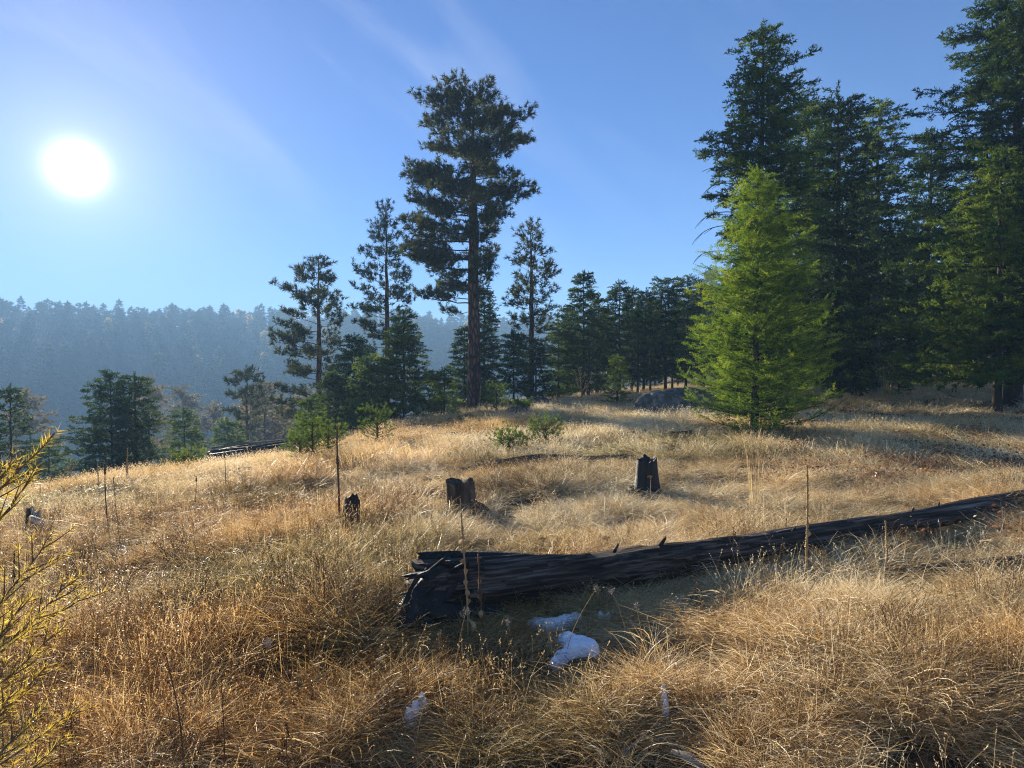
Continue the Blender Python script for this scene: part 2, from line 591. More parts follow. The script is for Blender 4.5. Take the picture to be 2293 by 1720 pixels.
def spray_template(seed, nside=7, step=.05, nl=.09, nw=.02, side_len=.38, droop=.12, up=.35):
    """a flat fir frond of unit length along +X with needles brushed round every twig"""
    rng = np.random.default_rng(seed)
    g = []
    axes = [((0, 0, 0), (1, 0, -droop))]
    for k in range(nside):
        s = .12 + .8 * k / nside
        for sg in (-1, 1):
            L = side_len * (1 - s * .62) * rng.uniform(.75, 1.15)
            a = math.radians(rng.uniform(36, 56))
            p0 = np.array([s, 0, -droop * s * s])
            roll = rng.normal() * .55
            p1 = p0 + np.array([math.cos(a) * L, sg * math.sin(a) * L * math.cos(roll), -droop * L + math.sin(a) * L * math.sin(roll)])
            axes.append((p0, p1))
    Vs, Fs, n = [], [], 0
    for p0, p1 in axes:
        p0, p1 = np.array(p0, float), np.array(p1, float)
        L = np.linalg.norm(p1 - p0)
        m = max(3, int(L / step * 2))
        t = np.sort(rng.uniform(0.02, 1, m))[:, None]
        b = p0 + (p1 - p0) * t
        ax = norm(p1 - p0)
        out = rng.normal(size=(m, 3)) * np.array([1, 1, .75]) + np.array([0, 0, up])
        out = norm(out - (out * ax).sum(-1, keepdims=True) * ax)
        d = norm(out * .85 + ax * .75)
        V, F = tri_needles(b, d, nl * rng.uniform(.7, 1.15, m), nw, rng)
        Vs.append(V)
        Fs.append(F + n)
        n += len(V)
        # the twig itself
        sd = norm(np.cross(ax, [0, 0, 1.])) * nw * .35
        Vs.append(np.array([p0 - sd, p0 + sd, p1]))
        Fs.append(np.array([[n, n + 1, n + 2]]))
        n += 3
    return np.concatenate(Vs), np.concatenate(Fs)


def tuft_template(seed, n=28, nw=.055, spread=1.0):
    """a starburst of long pine needles, unit length, pointing along +X"""
    rng = np.random.default_rng(seed)
    t = rng.uniform(0, .5, n)
    base = np.stack([t, t * 0, t * 0], -1)
    th = rng.uniform(0, 2 * PI, n)
    a = rng.uniform(.25, 1.25, n) * spread
    d = np.stack([np.cos(a), np.sin(a) * np.cos(th), np.sin(a) * np.sin(th)], -1)
    return tri_needles(base, d, rng.uniform(.6, .85, n), nw, rng)


SPR_HI = [spray_template(10 + i, 5, .085, .12, .036) for i in range(4)]
SPR_MID = [spray_template(20 + i, 4, .15, .22, .085, .42) for i in range(4)]
SPR_LO = [spray_template(30 + i, 3, .17, .28, .10, .46) for i in range(4)]
SPR_FAR = [spray_template(40 + i, 2, .3, .42, .20, .5) for i in range(4)]
TUFT = [tuft_template(50 + i, 17, .095) for i in range(4)]
TUFT_LO = [tuft_template(60 + i, 11, .15) for i in range(4)]


def scatter(geo, temps, pos, d, up, sc, rng, tint=None):
    pos, d, up, sc = [np.asarray(q, float) for q in (pos, d, up, sc)]
    if tint is None:
        tint = rng.uniform(.1, .9, len(pos))
    pick = rng.integers(0, len(temps), len(pos))
    for k, (TV, TF) in enumerate(temps):
        m = pick == k
        if not m.any():
            continue
        V = place(TV, pos[m], d[m], up[m], sc[m])
        n = V.shape[0]
        F = (TF[None] + (np.arange(n) * len(TV))[:, None, None]).reshape(-1, TF.shape[1])
        tt = np.repeat(np.asarray(tint)[m], len(TV))
        geo.add(V.reshape(-1, 3), F, tt)


# ------------------------------------------------------------------ trees


def prof_fn(prof, H):
    """prof: rows (height fraction, left reach, right reach); reach by azimuth (0 = +X)"""
    p = np.array(sorted(prof))

    def R(t, az):
        l_ = np.interp(t, p[:, 0], p[:, 1])
        r_ = np.interp(t, p[:, 0], p[:, 2])
        c = math.cos(az)
        return max(.02, l_ * max(0, -c) ** 2 + r_ * max(0, c) ** 2 + .5 * (l_ + r_) * (1 - c * c))
    return R


def fir(H, R, base=.04, step=.16, spray=.3, temps=SPR_HI, seed=0, r0=None, e_low=-12, e_top=42, jitter=.2,
        limb=1.0, lat_gap=.16, start=.08, per=7, tipup=.28, trunk_lean=(0, 0), double=1.35, secd=2.0, gap_noise=.0, rise=(-.42, .38)):
    """conifer in whorls. returns (trunk Geo, crown Geo)"""
    rng = np.random.default_rng(seed)
    tr, cr = Geo(), Geo()
    r0 = r0 or .010 * H + .015
    ts = np.linspace(0, 1, 12)
    wob = (rng.normal(size=(12, 2)) * .004 * H) * ts[:, None]
    tp = np.stack([wob[:, 0] + trunk_lean[0] * ts * H, wob[:, 1] + trunk_lean[1] * ts * H, ts * H], -1)
    tp[0] = (0, 0, -.25)
    rad = r0 * (1 - ts) ** .85 + .006
    rad[0] *= 1.25
    tr.add(*tube(tp, rad, 9))

    def trunk_at(t):
        return np.array([np.interp(t, ts, tp[:, 0]), np.interp(t, ts, tp[:, 1]), t * H])
    P, D, U, S, TT = [], [], [], [], []
    h = base * H
    az0 = rng.uniform(0, 2 * PI)
    while h < H * .985:
        t = h / H
        k_ = per if t < .92 else max(3, per - 1)
        for k in range(k_):
            az = az0 + 2 * PI * k / k_ + rng.normal() * .35
            tt = min(.995, t + rng.uniform(-.5, .5) * step / H)
            L = R(tt, az) * rng.uniform(1 - jitter * 1.6, 1 + jitter * .5)
            if gap_noise and noise(tt * 9, math.cos(az) * 1.7, math.sin(az) * 1.7, seed) < gap_noise:
                L *= .55
            e = math.radians(e_low + (e_top - e_low) * tt ** 1.6 + rng.normal() * 5)
            n = 7
            s = np.linspace(0, 1, n)
            rr = L * s
            zz = L * (math.tan(e) * s * (1 - .35 * s) + (tipup * (1 - tt) - .10) * s ** 2.4)
            swerve = rng.normal() * .12 * L * s * s
            ca, sa = math.cos(az), math.sin(az)
            b = trunk_at(tt) + np.stack([ca * rr - sa * swerve, sa * rr + ca * swerve, zz], -1)
            br = max(.004, .0095 * L * limb)
            tr.add(*tube(b[::2], br * (1 - s[::2] * .85), 4))
            T = norm(np.gradient(b, axis=0))
            nl = max(1, int(L * (1 - start) / lat_gap * double))
            btint = rng.uniform(-.15, .15)
            for i in range(nl):
                q = start + (1 - start) * (i + rng.uniform(.1, .9)) / nl
                pos = np.array([np.interp(q, s, b[:, c]) for c in range(3)])
                ax = np.array([np.interp(q, s, T[:, c]) for c in range(3)])
                sidev = norm(np.cross(ax, [0, 0, 1.]))
                sg = 1 if i % 2 else -1
                a = math.radians(rng.uniform(38, 66))
                d = norm(ax * math.cos(a) + sidev * sg * math.sin(a) + np.array([0, 0, rng.uniform(*rise)]))
                ll = min(spray * secd, max(spray * .7, .55 * L * (1 - q) + spray * .25))
                m = max(1, int(round(ll / (spray * .75))))
                for w in range(m):
                    off = pos + d * (ll - spray * .0) * (w / m) * .8
                    dd = norm(d + rng.normal(size=3) * .16 + (sidev * (1 if w % 2 else -1) * .45 if m > 1 else 0))
                    P.append(off)
                    D.append(dd)
                    U.append(np.array([0, 0, 1.]) + rng.normal(size=3) * .7)
                    S.append(spray * rng.uniform(.75, 1.15))
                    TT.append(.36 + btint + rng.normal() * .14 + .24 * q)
            P.append(b[-2])
            D.append(T[-1])
            U.append(np.array([0, 0, 1.]) + rng.normal(size=3) * .2)
            S.append(spray * rng.uniform(.9, 1.25))
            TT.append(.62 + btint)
        az0 += 2.4
        h += step * (1.25 - .55 * t) * rng.uniform(.75, 1.25)
    # leader
    top = tp[-1]
    for k in range(4):
        P.append(top - np.array([0, 0, spray * (.3 + .25 * k)]))
        D.append(np.array([rng.normal() * .22, rng.normal() * .22, 1.]))
        U.append(rng.normal(size=3))
        S.append(spray * .9)
        TT.append(.55)
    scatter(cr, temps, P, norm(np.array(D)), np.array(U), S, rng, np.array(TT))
    return tr, cr


def pine(H, R, base=.3, n_limb=60, tuft=.24, temps=TUFT, seed=0, r0=.25, e_low=-14, e_top=55, lean=(0, 0), dens=1.0,
         extra=(), thin=.0, up=.5):
    """open pine: limbs with upturned side shoots and needle tufts at their ends.
    returns trunk Geo, list of limb Geos, crown Geo"""
    rng = np.random.default_rng(seed)
    tr, cr = Geo(), Geo()
    ts = np.linspace(0, 1, 16)
    wob = (rng.normal(size=(16, 2)) * .003 * H) * ts[:, None]
    tp = np.stack([wob[:, 0] + lean[0] * ts * H, wob[:, 1] + lean[1] * ts * H, ts * H], -1)
    tp[0][2] = -.3
    rad = r0 * (1 - ts * .55) * np.where(ts > .6, 1 - (ts - .6) / .4 * .93, 1) + .008
    rad[0] = r0 * 1.2
    tr.add(*tube(tp, rad, 14))

    def trunk_at(t):
        return np.array([np.interp(t, ts, tp[:, 0]), np.interp(t, ts, tp[:, 1]), t * H])
    n_limb, dens = int(n_limb * 1.3), dens * 1.45
    specs = []
    for i in range(n_limb):
        t = base + (1 - base) * ((i + rng.uniform(0, 1)) / n_limb) ** 1.0 * .985
        az = i * 2.399 + rng.normal() * .4
        e = e_low + (e_top - e_low) * ((t - base) / (1 - base)) ** 1.5 + rng.normal() * 8
        specs.append((t, az, R(t, az) * rng.uniform(.72, 1.08), e))
    specs += list(extra)
    P, D, S, TT = [], [], [], []
    limbs = []
    for t, az, L, e in specs:
        if t > .9:
            L, e = L * .72, min(e, 30)
        e = math.radians(e)
        n = 8
        s = np.linspace(0, 1, n)
        ca, sa = math.cos(az), math.sin(az)
        sw = np.cumsum(rng.normal(size=n)) * .035 * L
        zz = L * (math.tan(e) * s * (1 - .5 * s) + .20 * s ** 2.5 * (1 - t * .6)) + np.cumsum(rng.normal(size=n)) * .018 * L
        rr = L * s
        zz[0] = 0
        sw[0] = 0
        b = trunk_at(t) + np.stack([ca * rr - sa * sw, sa * rr + ca * sw, zz], -1)
        lg = Geo()
        br = max(.010, .014 * L * (1.15 - .4 * t))
        lg.add(*tube(b, br * (1 - s * .8), 6))
        T = norm(np.gradient(b, axis=0))
        ns_ = max(2, int((L / .30) * dens))
        btint = rng.uniform(-.16, .16)
        for i in range(ns_ + 1):
            q = .30 + .70 * (i + rng.uniform(0, .8)) / ns_ if L > .9 else .12 + .88 * i / ns_
            q = min(q, 1)
            pos = np.array([np.interp(q, s, b[:, c]) for c in range(3)])
            ax = np.array([np.interp(q, s, T[:, c]) for c in range(3)])
            sidev = norm(np.cross(ax, [0, 0, 1.]))
            sg = 1 if i % 2 else -1
            a = math.radians(rng.uniform(25, 65)) if q < .97 else 0
            d = norm(ax * math.cos(a) + sidev * sg * math.sin(a) + np.array([0, 0, rng.uniform(-.25, .45)]))
            ll = rng.uniform(.5, 1.0) * min(.85, .30 + .34 * L * (1.15 - q))
            e2 = pos + d * ll + np.array([0, 0, .18 * ll])
            lg.add(*tube([pos, (pos + e2) / 2 - np.array([0, 0, .04 * ll]), e2], [br * .38, br * .28, .004], 4))
            m = max(2, int(ll / .13 * dens))
            for w in range(m):
                if rng.uniform() < thin:
                    continue
                f = .35 + .65 * (w + .8) / m
                pp = pos + (e2 - pos) * f + rng.normal(size=3) * .07
                dd = norm(d + rng.normal(size=3) * .55 + np.array([0, 0, up]))
                P.append(pp)
                D.append(dd)
                S.append(tuft * rng.uniform(.75, 1.15))
                TT.append(.45 + btint + rng.normal() * .13)
        limbs.append((L, lg))
    top = tp[-1]
    for k in range(10):
        P.append(top - np.array([0, 0, .16 * k * tuft / .24]) + rng.normal(size=3) * .05)
        D.append(norm(np.array([rng.normal() * .6, rng.normal() * .6, 1.])))
        S.append(tuft)
        TT.append(.5)
    P, D, S = np.array(P), np.array(D), np.array(S)
    scatter(cr, temps, P, D, rng.normal(size=(len(P), 3)), S, rng, np.array(TT))
    return tr, limbs, cr


def pix_prof(rows, px0, Y, ztop, zb):
    """silhouette rows (py, left px, right px) -> profile rows (height fraction, left m, right m)"""
    H = ztop - zb
    out = []
    for py, l_, r_ in rows:
        z = height_at(px0, py, Y)
        out.append(((z - zb) / H, max(.03, (px0 - l_) / FPX * Y), max(.03, (r_ - px0) / FPX * Y)))
    return out


def put_fir(px, Y, top, rows, label, mat, bark='bark_dark', name='fir_tree', group=None, **kw):
    loc = on_ground(px, Y)
    zt = height_at(px, top, Y)
    H = zt - loc[2]
    R = prof_fn(pix_prof(rows, px, Y, zt, loc[2]), H)
    tr, cr = fir(H, R, **kw)
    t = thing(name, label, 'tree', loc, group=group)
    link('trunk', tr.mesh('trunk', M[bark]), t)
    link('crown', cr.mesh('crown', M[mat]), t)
    return t, H, R


def put_pine(px, Y, top, rows, label, mat, bark='bark_pine', limb_parts=True, group=None, name='pine_tree', **kw):
    loc = on_ground(px, Y)
    zt = height_at(px, top, Y)
    H = zt - loc[2]
    R = prof_fn(pix_prof(rows, px, Y, zt, loc[2]), H)
    tr, limbs, cr = pine(H, R, **kw)
    t = thing(name, label, 'tree', loc, group=group)
    if not limb_parts:
        for L, g in limbs:
            for V, F, T in zip(g.V, g.F, g.T):
                pass
            tr.V += g.V
            tr.F += [f + tr.n for f in g.F]
            tr.T += g.T
            tr.n += g.n
    link('trunk', tr.mesh('trunk', M[bark], True), t)
    if limb_parts:
        for L, g in limbs:
            link('limb', g.mesh('limb', M['bark_dark'], True), t)
    link('crown', cr.mesh('crown', M[mat]), t)
    return t

# ------------------------------------------------------------------ instanced ground cover and forest (stuff)


def scatter_object(name, pts, rot, scl, idx, protos, attrs=None, **props):
    """ONE object of kind stuff: geometry nodes put prototype number idx at every point"""
    col = bpy.data.collections.new(name + '_prototypes')
    for k, me in enumerate(protos):
        o = bpy.data.objects.new('%s_prototype_%02d' % (name, k), me)
        col.objects.link(o)
    me = bpy.data.meshes.new(name)
    n = len(pts)
    me.vertices.add(n)
    me.vertices.foreach_set('co', np.asarray(pts, np.float32).ravel())
    for an, arr, ty in [('rot', rot, 'FLOAT_VECTOR'), ('scl', scl, 'FLOAT_VECTOR')]:
        a = me.attributes.new(an, ty, 'POINT')
        a.data.foreach_set('vector', np.asarray(arr, np.float32).ravel())
    a = me.attributes.new('idx', 'INT', 'POINT')
    a.data.foreach_set('value', np.asarray(idx, np.int32))
    for an, arr in (attrs or {}).items():
        a = me.attributes.new(an, 'FLOAT', 'POINT')
        a.data.foreach_set('value', np.asarray(arr, np.float32))
    o = link(name, me, **props)
    o['kind'] = 'stuff'
    ng = bpy.data.node_groups.new(name, 'GeometryNodeTree')
    ng.interface.new_socket('Geometry', in_out='INPUT', socket_type='NodeSocketGeometry')
    ng.interface.new_socket('Geometry', in_out='OUTPUT', socket_type='NodeSocketGeometry')
    N, L = ng.nodes, ng.links
    gi, go = N.new('NodeGroupInput'), N.new('NodeGroupOutput')
    ip = N.new('GeometryNodeInstanceOnPoints')
    ci = N.new('GeometryNodeCollectionInfo')
    ci.inputs['Collection'].default_value = col
    ci.inputs['Separate Children'].default_value = True
    ci.inputs['Reset Children'].default_value = True

    def att(nm, ty):
        q = N.new('GeometryNodeInputNamedAttribute')
        q.data_type = ty
        q.inputs['Name'].default_value = nm
        return q.outputs[0]
    L.new(gi.outputs[0], ip.inputs['Points'])
    L.new(ci.outputs[0], ip.inputs['Instance'])
    ip.inputs['Pick Instance'].default_value = True
    L.new(att('idx', 'INT'), ip.inputs['Instance Index'])
    e2r = N.new('FunctionNodeEulerToRotation')
    L.new(att('rot', 'FLOAT_VECTOR'), e2r.inputs[0])
    L.new(e2r.outputs[0], ip.inputs['Rotation'])
    L.new(att('scl', 'FLOAT_VECTOR'), ip.inputs['Scale'])
    L.new(ip.outputs[0], go.inputs[0])
    md = o.modifiers.new('scatter', 'NODES')
    md.node_group = ng
    return o


# ------------------------------------------------------------------ far forest
rngF = np.random.default_rng(77)


def far_tree(seed, H, w, mat, round_top=False, temps=SPR_FAR, per=5, step=1.3, spray=1.5, lower=.08):
    rows = [(0, w * .8, w * .8), (.12, w, w), (.5, w * .68, w * .68), (.8, w * .36, w * .36), (1, .12, .12)]
    if round_top:
        rows = [(0, w * .3, w * .3), (.3, w * .8, w * .7), (.55, w, w * .9), (.8, w * .8, w * .7), (.93, w * .5, w * .4), (1, .3, .3)]
    R = prof_fn(rows, H)
    tr, cr = fir(H, R, base=lower if not round_top else .3, step=step, spray=spray, temps=temps, seed=seed, per=per, lat_gap=1.1,
                 jitter=.3, r0=.16)
    tm, cm = tr, cr
    mt = tm.mesh('far_trunk', M['bark_dark'])
    return tr, cr, mt, cm.mesh('far_crown', mat)


def merged(tr, cr, mtr, mcr, name):
    """trunk and crown of one far tree as one mesh with two materials"""
    nF = sum(len(f) for f in tr.F)
    me = mk_mesh(name, tr.V + cr.V, tr.F + [f + tr.n for f in cr.F], tr.T + cr.T, mtr)
    me.materials.append(mcr)
    ind = np.zeros(len(me.polygons), np.int32)
    ind[nF:] = 1
    me.polygons.foreach_set('material_index', ind)
    return me


FARV = [far_tree(100, 14, 2.2, M['fir_far']), far_tree(101, 15, 2.6, M['fir_far']), far_tree(102, 12, 2.0, M['fir_far']),
        far_tree(103, 14, 3.0, M['fir_far'], True), far_tree(104, 13, 2.7, M['fir_far'], True)]
LARV = [far_tree(110, 12, 2.3, M['larch_far']), far_tree(111, 11, 2.6, M['larch_far'])]
LARM = [far_tree(112, 12, 1.9, M['larch_mid'], temps=SPR_LO, spray=.9, step=.7), far_tree(113, 12, 2.1, M['larch_mid'], temps=SPR_LO, spray=.9, step=.7)]
proto = [merged(v[0], v[1], M['bark_dark'], M['fir_far'], 'forest_tree') for v in FARV] + \
        [merged(v[0], v[1], M['bark_dark'], M['larch_far'], 'forest_larch') for v in LARV]
# the wooded slope that reads as one mass
n = 7500
th = np.radians(rngF.uniform(-75, 60, n))
r = np.sqrt(rngF.uniform(150 ** 2, 620 ** 2, n))
x, y = r * np.sin(th), r * np.cos(th)
keep = rngF.uniform(size=n) < np.where(fbm(x / 35, y / 35, 4, 3, 11) > .40, 1, .35)
keep &= ~((np.degrees(th) > 22) & (r < 170))
x, y, r = x[keep], y[keep], r[keep]
n = len(x)
z = hill_z(x, y) - .3
larch = rngF.uniform(size=n) < .035 + .10 * (fbm(x / 40, y / 40, 8, 2, 12) > .6)
idx = np.where(larch, rngF.integers(5, 7, n), rngF.integers(0, 5, n))
s = rngF.uniform(.55, 1.25, n)
scatter_object('forest', np.stack([x, y, z], -1), np.stack([x * 0, x * 0, rngF.uniform(0, 6.28, n)], -1),
               np.stack([s, s, s * rngF.uniform(.85, 1.15, n)], -1), idx, proto)


def far_one(v, loc, sc, label, group, name):
    t = thing(name, label, 'tree', loc, float(rngF.uniform(0, 6.28)), group, (sc, sc, sc * rngF.uniform(.9, 1.1)))
    link('trunk', v[2], t)
    link('crown', v[3], t)
    return t


for i in range(120):                                   # the ridge line, one by one
    a = -37.5 + 45.0 * (i + rngF.uniform(-.4, .4)) / 120
    rr = 492 + rngF.uniform(-22, 10)
    x, y = rr * math.sin(math.radians(a)), rr * math.cos(math.radians(a))
    big = 1.0 if rngF.uniform() < .3 else .72
    rt = rngF.uniform() < .4
    far_one(FARV[int(rngF.integers(3, 5) if rt else rngF.integers(0, 3))], (x, y, float(hill_z(np.array([x]), np.array([y]))[0]) - .3), big * rngF.uniform(.75, 1.15) * (1.12 if a < -22 else 1.0),
            'hazy round topped conifer on the far ridge line' if rt else 'hazy pointed conifer on the far ridge line', 'conifers along the far ridge line', 'ridge_tree')


def larch_at(px, Y, top, label, wide=1.0, v=None, name='larch_tree', group='pale gold larches on the far slope'):
    x = (px - 1146.5) / FPX * Y
    z = float(hill_z(np.array([x]), np.array([float(Y)]))[0]) - .3
    H = height_at(px, top, Y) - z
    v = v or LARM[int(rngF.integers(0, 2))]
    t = thing(name, label, 'tree', (x, Y, z), float(rngF.uniform(0, 6.28)), group, (H / 12 * wide, H / 12 * wide, H / 12))
    link('trunk', v[2], t)
    link('crown', v[3], t)


_sh = 'small pale gold larch among dark conifers on the far slope'
for px, py in [(112, 815), (145, 795), (10, 825), (335, 758), (428, 752), (560, 738), (590, 742), (495, 745), (470, 815), (490, 822),
               (592, 780), (955, 722), (975, 735), (945, 760), (1130, 735), (380, 722), (250, 725), (515, 722), (20, 808), (438, 812)]:
    # the larch stands where its pixel meets the far slope
    best = None
    for Y in np.arange(240, 480, 4.0):
        x = (px - 1146.5) / FPX * Y
        zz = height_at(px, py + 18, Y) - float(hill_z(np.array([x]), np.array([Y]))[0])
        if best is None or abs(zz) < best[0]:
            best = (abs(zz), Y)
    Y = best[1]
    x = (px - 1146.5) / FPX * Y
    far_one(LARV[int(rngF.integers(0, 2))], (x, Y, float(hill_z(np.array([x]), np.array([Y]))[0]) - .3), rngF.uniform(.75, 1.15), _sh, 'pale gold larches on the far slope', 'larch_tree')
larch_at(62, 72, 885, 'pale larch low in the valley right of the leftmost dark fir')
larch_at(478, 88, 915, 'pale gold larch in the valley between the small fir and the round topped pine')
larch_at(408, 100, 878, 'slim pale larch in the valley above the wide green fir')
larch_at(332, 75, 858, 'pale larch peeping out right of the paired dark firs', .8)
larch_at(592, 70, 868, 'tall pale larch right behind the small round topped pine', 1.2)
larch_at(575, 78, 905, 'wide pale larch behind the trunk of the small round topped pine', 1.3)
larch_at(635, 84, 905, 'slim pale larch left of the dark fir clump in the valley', .9)
larch_at(690, 92, 880, 'pale larch seen through the lower limbs of the leftmost tall pine', 1.4)

# ------------------------------------------------------------------ the tall pine and its neighbours
G_P = 'tall pines beyond the meadow edge'
put_pine(1062, 30.5, 196,
         [(168, 1045, 1085), (185, 990, 1112), (215, 988, 1120), (255, 943, 1150), (300, 940, 1162), (345, 935, 1208), (380, 898, 1165),
          (430, 905, 1150), (480, 930, 1150), (515, 905, 1100), (560, 900, 1092), (600, 925, 1085), (640, 985, 1075), (690, 1030, 1066)],
         'tallest pine with a long bare red brown trunk at the centre of the meadow edge', 'pine',
         base=.355, n_limb=76, tuft=.27, seed=6, r0=.30, lean=(-.004, 0), e_low=-16, e_top=40, dens=1.38, thin=.05,
         extra=[(.332, PI * 1.02, 2.5, 4), (.345, PI * .9, 2.0, -4), (.31, 2.75, 1.3, -12), (.64, .12, 2.6, 8), (.655, -.1, 2.4, 12),
                (.60, PI, 2.7, 5), (.44, PI * 1.05, 2.6, 2), (.47, 2.9, 2.6, 4), (.5, 3.3, 2.7, 6), (.71, 3.2, 2.9, 8)])
put_pine(868, 38.0, 455,
         [(460, 860, 886), (520, 836, 902), (560, 812, 905), (620, 800, 915), (680, 802, 925), (740, 800, 915), (790, 800, 900), (850, 820, 890)],
         'dark pointed pine standing just left of the tallest pine', 'pine_dark', group=G_P,
         base=.16, n_limb=66, tuft=.29, seed=8, r0=.16, e_low=-8, e_top=50, dens=1.1, thin=.05)
put_pine(716, 36.0, 578,
         [(582, 705, 725), (605, 672, 748), (650, 652, 752), (700, 625, 770), (735, 618, 762), (760, 650, 750), (775, 612, 745), (810, 604, 765), (840, 610, 735), (880, 660, 725)],
         'leftmost of the tall pines, open crown and reddish trunk before the hazy slope', 'pine', group=G_P,
         base=.17, n_limb=48, tuft=.31, seed=12, r0=.17, e_low=-10, e_top=50, dens=1.15, thin=.05,
         extra=[(.27, PI, 2.3, -4), (.33, 3.0, 2.2, -2), (.22, 3.3, 1.9, -8)])
put_pine(1190, 31.0, 500,
         [(504, 1180, 1198), (560, 1158, 1212), (600, 1150, 1235), (625, 1145, 1262), (660, 1128, 1240), (690, 1125, 1245), (740, 1140, 1225), (800, 1150, 1220)],
         'pointed pine standing right of the tallest pine behind small dark firs', 'pine', group=G_P,
         base=.24, n_limb=46, tuft=.27, seed=19, r0=.13, e_low=-4, e_top=48, dens=1.15, thin=.05)
put_pine(556, 52.0, 822,
         [(825, 548, 562), (850, 522, 585), (880, 512, 592), (915, 518, 595), (940, 520, 590), (965, 530, 580)],
         'small round topped pine with bare lower trunk beyond the log pile', 'pine', limb_parts=False,
         base=.28, n_limb=32, tuft=.4, temps=TUFT_LO, seed=23, r0=.17, dens=1.2)

# ------------------------------------------------------------------ left firs in the valley edge
put_fir(252, 29.0, 838, [(838, 244, 260), (880, 214, 290), (920, 192, 300), (960, 155, 300), (1000, 150, 300), (1060, 150, 300)],
        'broad dark fir, left one of the pair growing together at the meadow edge', 'fir_dark', temps=SPR_MID, spray=.36, seed=31, lat_gap=.26, step=.22, e_low=-4)
put_fir(306, 29.6, 841, [(841, 300, 314), (880, 275, 335), (915, 265, 345), (940, 250, 362), (990, 250, 352), (1060, 245, 368)],
        'dark fir, right one of the pair growing together, with a branch reaching right', 'fir_dark', temps=SPR_MID, spray=.36, seed=32, lat_gap=.26, step=.22, e_low=2)
put_fir(28, 27.0, 868, [(868, 22, 34), (930, -5, 52), (980, -25, 60), (1040, -35, 72)],
        'dark spired fir at the left edge of the scene', 'fir_dark', temps=SPR_MID, spray=.34, seed=33, lat_gap=.3, step=.24)
put_fir(112, 30.0, 985, [(985, 104, 120), (1030, 66, 150), (1075, 50, 160)],
        'low greyish fir behind the golden larch shoots at the left', 'fir_mid', temps=SPR_MID, spray=.34, seed=34, lat_gap=.28, step=.22)
put_fir(415, 36.0, 918, [(918, 409, 421), (960, 385, 445), (1000, 368, 455), (1040, 358, 462)],
        'wide green fir standing left of the log pile', 'fir_mid', temps=SPR_MID, spray=.4, seed=35, lat_gap=.32, step=.25)
put_fir(512, 44.0, 942, [(942, 506, 518), (970, 490, 535), (1010, 480, 550)],
        'small blue green fir behind the left end of the log pile', 'fir_mid', temps=SPR_LO, spray=.5, seed=36, lat_gap=.4, step=.3)

# clump of firs left of the tall pine
fl = [
    (905, 25.5, 706, [(706, 898, 912), (760, 872, 932), (800, 858, 955), (850, 850, 965), (930, 845, 975)], 'full green fir just left of the tall pine trunk, tallest of its clump', 'fir_mid', 41),
    (832, 25.0, 800, [(800, 825, 840), (850, 795, 870), (900, 775, 890), (940, 770, 900)], 'rounded green fir in the middle of the clump left of the tall pine', 'fir_mid', 42),
    (795, 29.0, 755, [(755, 790, 800), (800, 770, 820), (850, 745, 835), (910, 735, 845)], 'narrow dark fir under the dark pointed pine', 'fir_dark', 43),
    (752, 27.0, 832, [(832, 746, 758), (870, 725, 780), (920, 712, 800), (950, 705, 810)], 'dark fir on the left side of the clump beside the tall pines', 'fir_dark', 44),
    (697, 25.0, 895, [(895, 692, 702), (930, 678, 716), (970, 668, 728)], 'small green fir at the left foot of the fir clump', 'fir_mid', 45),
    (968, 32.0, 838, [(838, 963, 973), (880, 945, 990), (930, 935, 1000)], 'low dark fir between the clump and the tall pine trunk', 'fir_dark', 46),
    (995, 25.5, 828, [(828, 991, 999), (860, 980, 1010), (900, 970, 1020), (925, 968, 1022)], 'small pale green fir left beside the tall pine trunk', 'fir_mid', 47),
    (1084, 34.0, 645, [(645, 1080, 1088), (700, 1066, 1106), (760, 1050, 1118), (820, 1040, 1125), (900, 1030, 1130)], 'slender spired fir right behind the tall pine trunk', 'fir_dark', 48),
    (1040, 33.5, 735, [(735, 1034, 1046), (790, 1018, 1070), (850, 1005, 1080), (915, 1000, 1085)], 'dark fir half hidden behind the tall pine trunk', 'fir_dark', 49),
    (1150, 28.0, 742, [(742, 1142, 1160), (790, 1130, 1178), (835, 1122, 1190), (870, 1128, 1185)], 'small dark fir on a bare stem just right of the tall pine', 'fir_dark', 50),
    (1200, 29.5, 770, [(770, 1192, 1208), (820, 1180, 1225), (870, 1172, 1235), (895, 1175, 1230)], 'small dark fir growing at the foot of the right hand pointed pine', 'fir_dark', 51),
    (1250, 31.0, 722, [(722, 1242, 1262), (770, 1228, 1280), (820, 1225, 1290), (880, 1225, 1290)], 'sunlit yellow green fir at the left end of the dark fir row', 'fir_mid', 52),
]
for px, Y, top, rows, lab, mt, sd in fl:
    put_fir(px, Y, top, rows, lab, mt, temps=SPR_MID, spray=.36, seed=sd, lat_gap=.20, step=.20, double=1.6, base=.22 if px == 1150 else .05,
            group='firs round the foot of the tall pines')

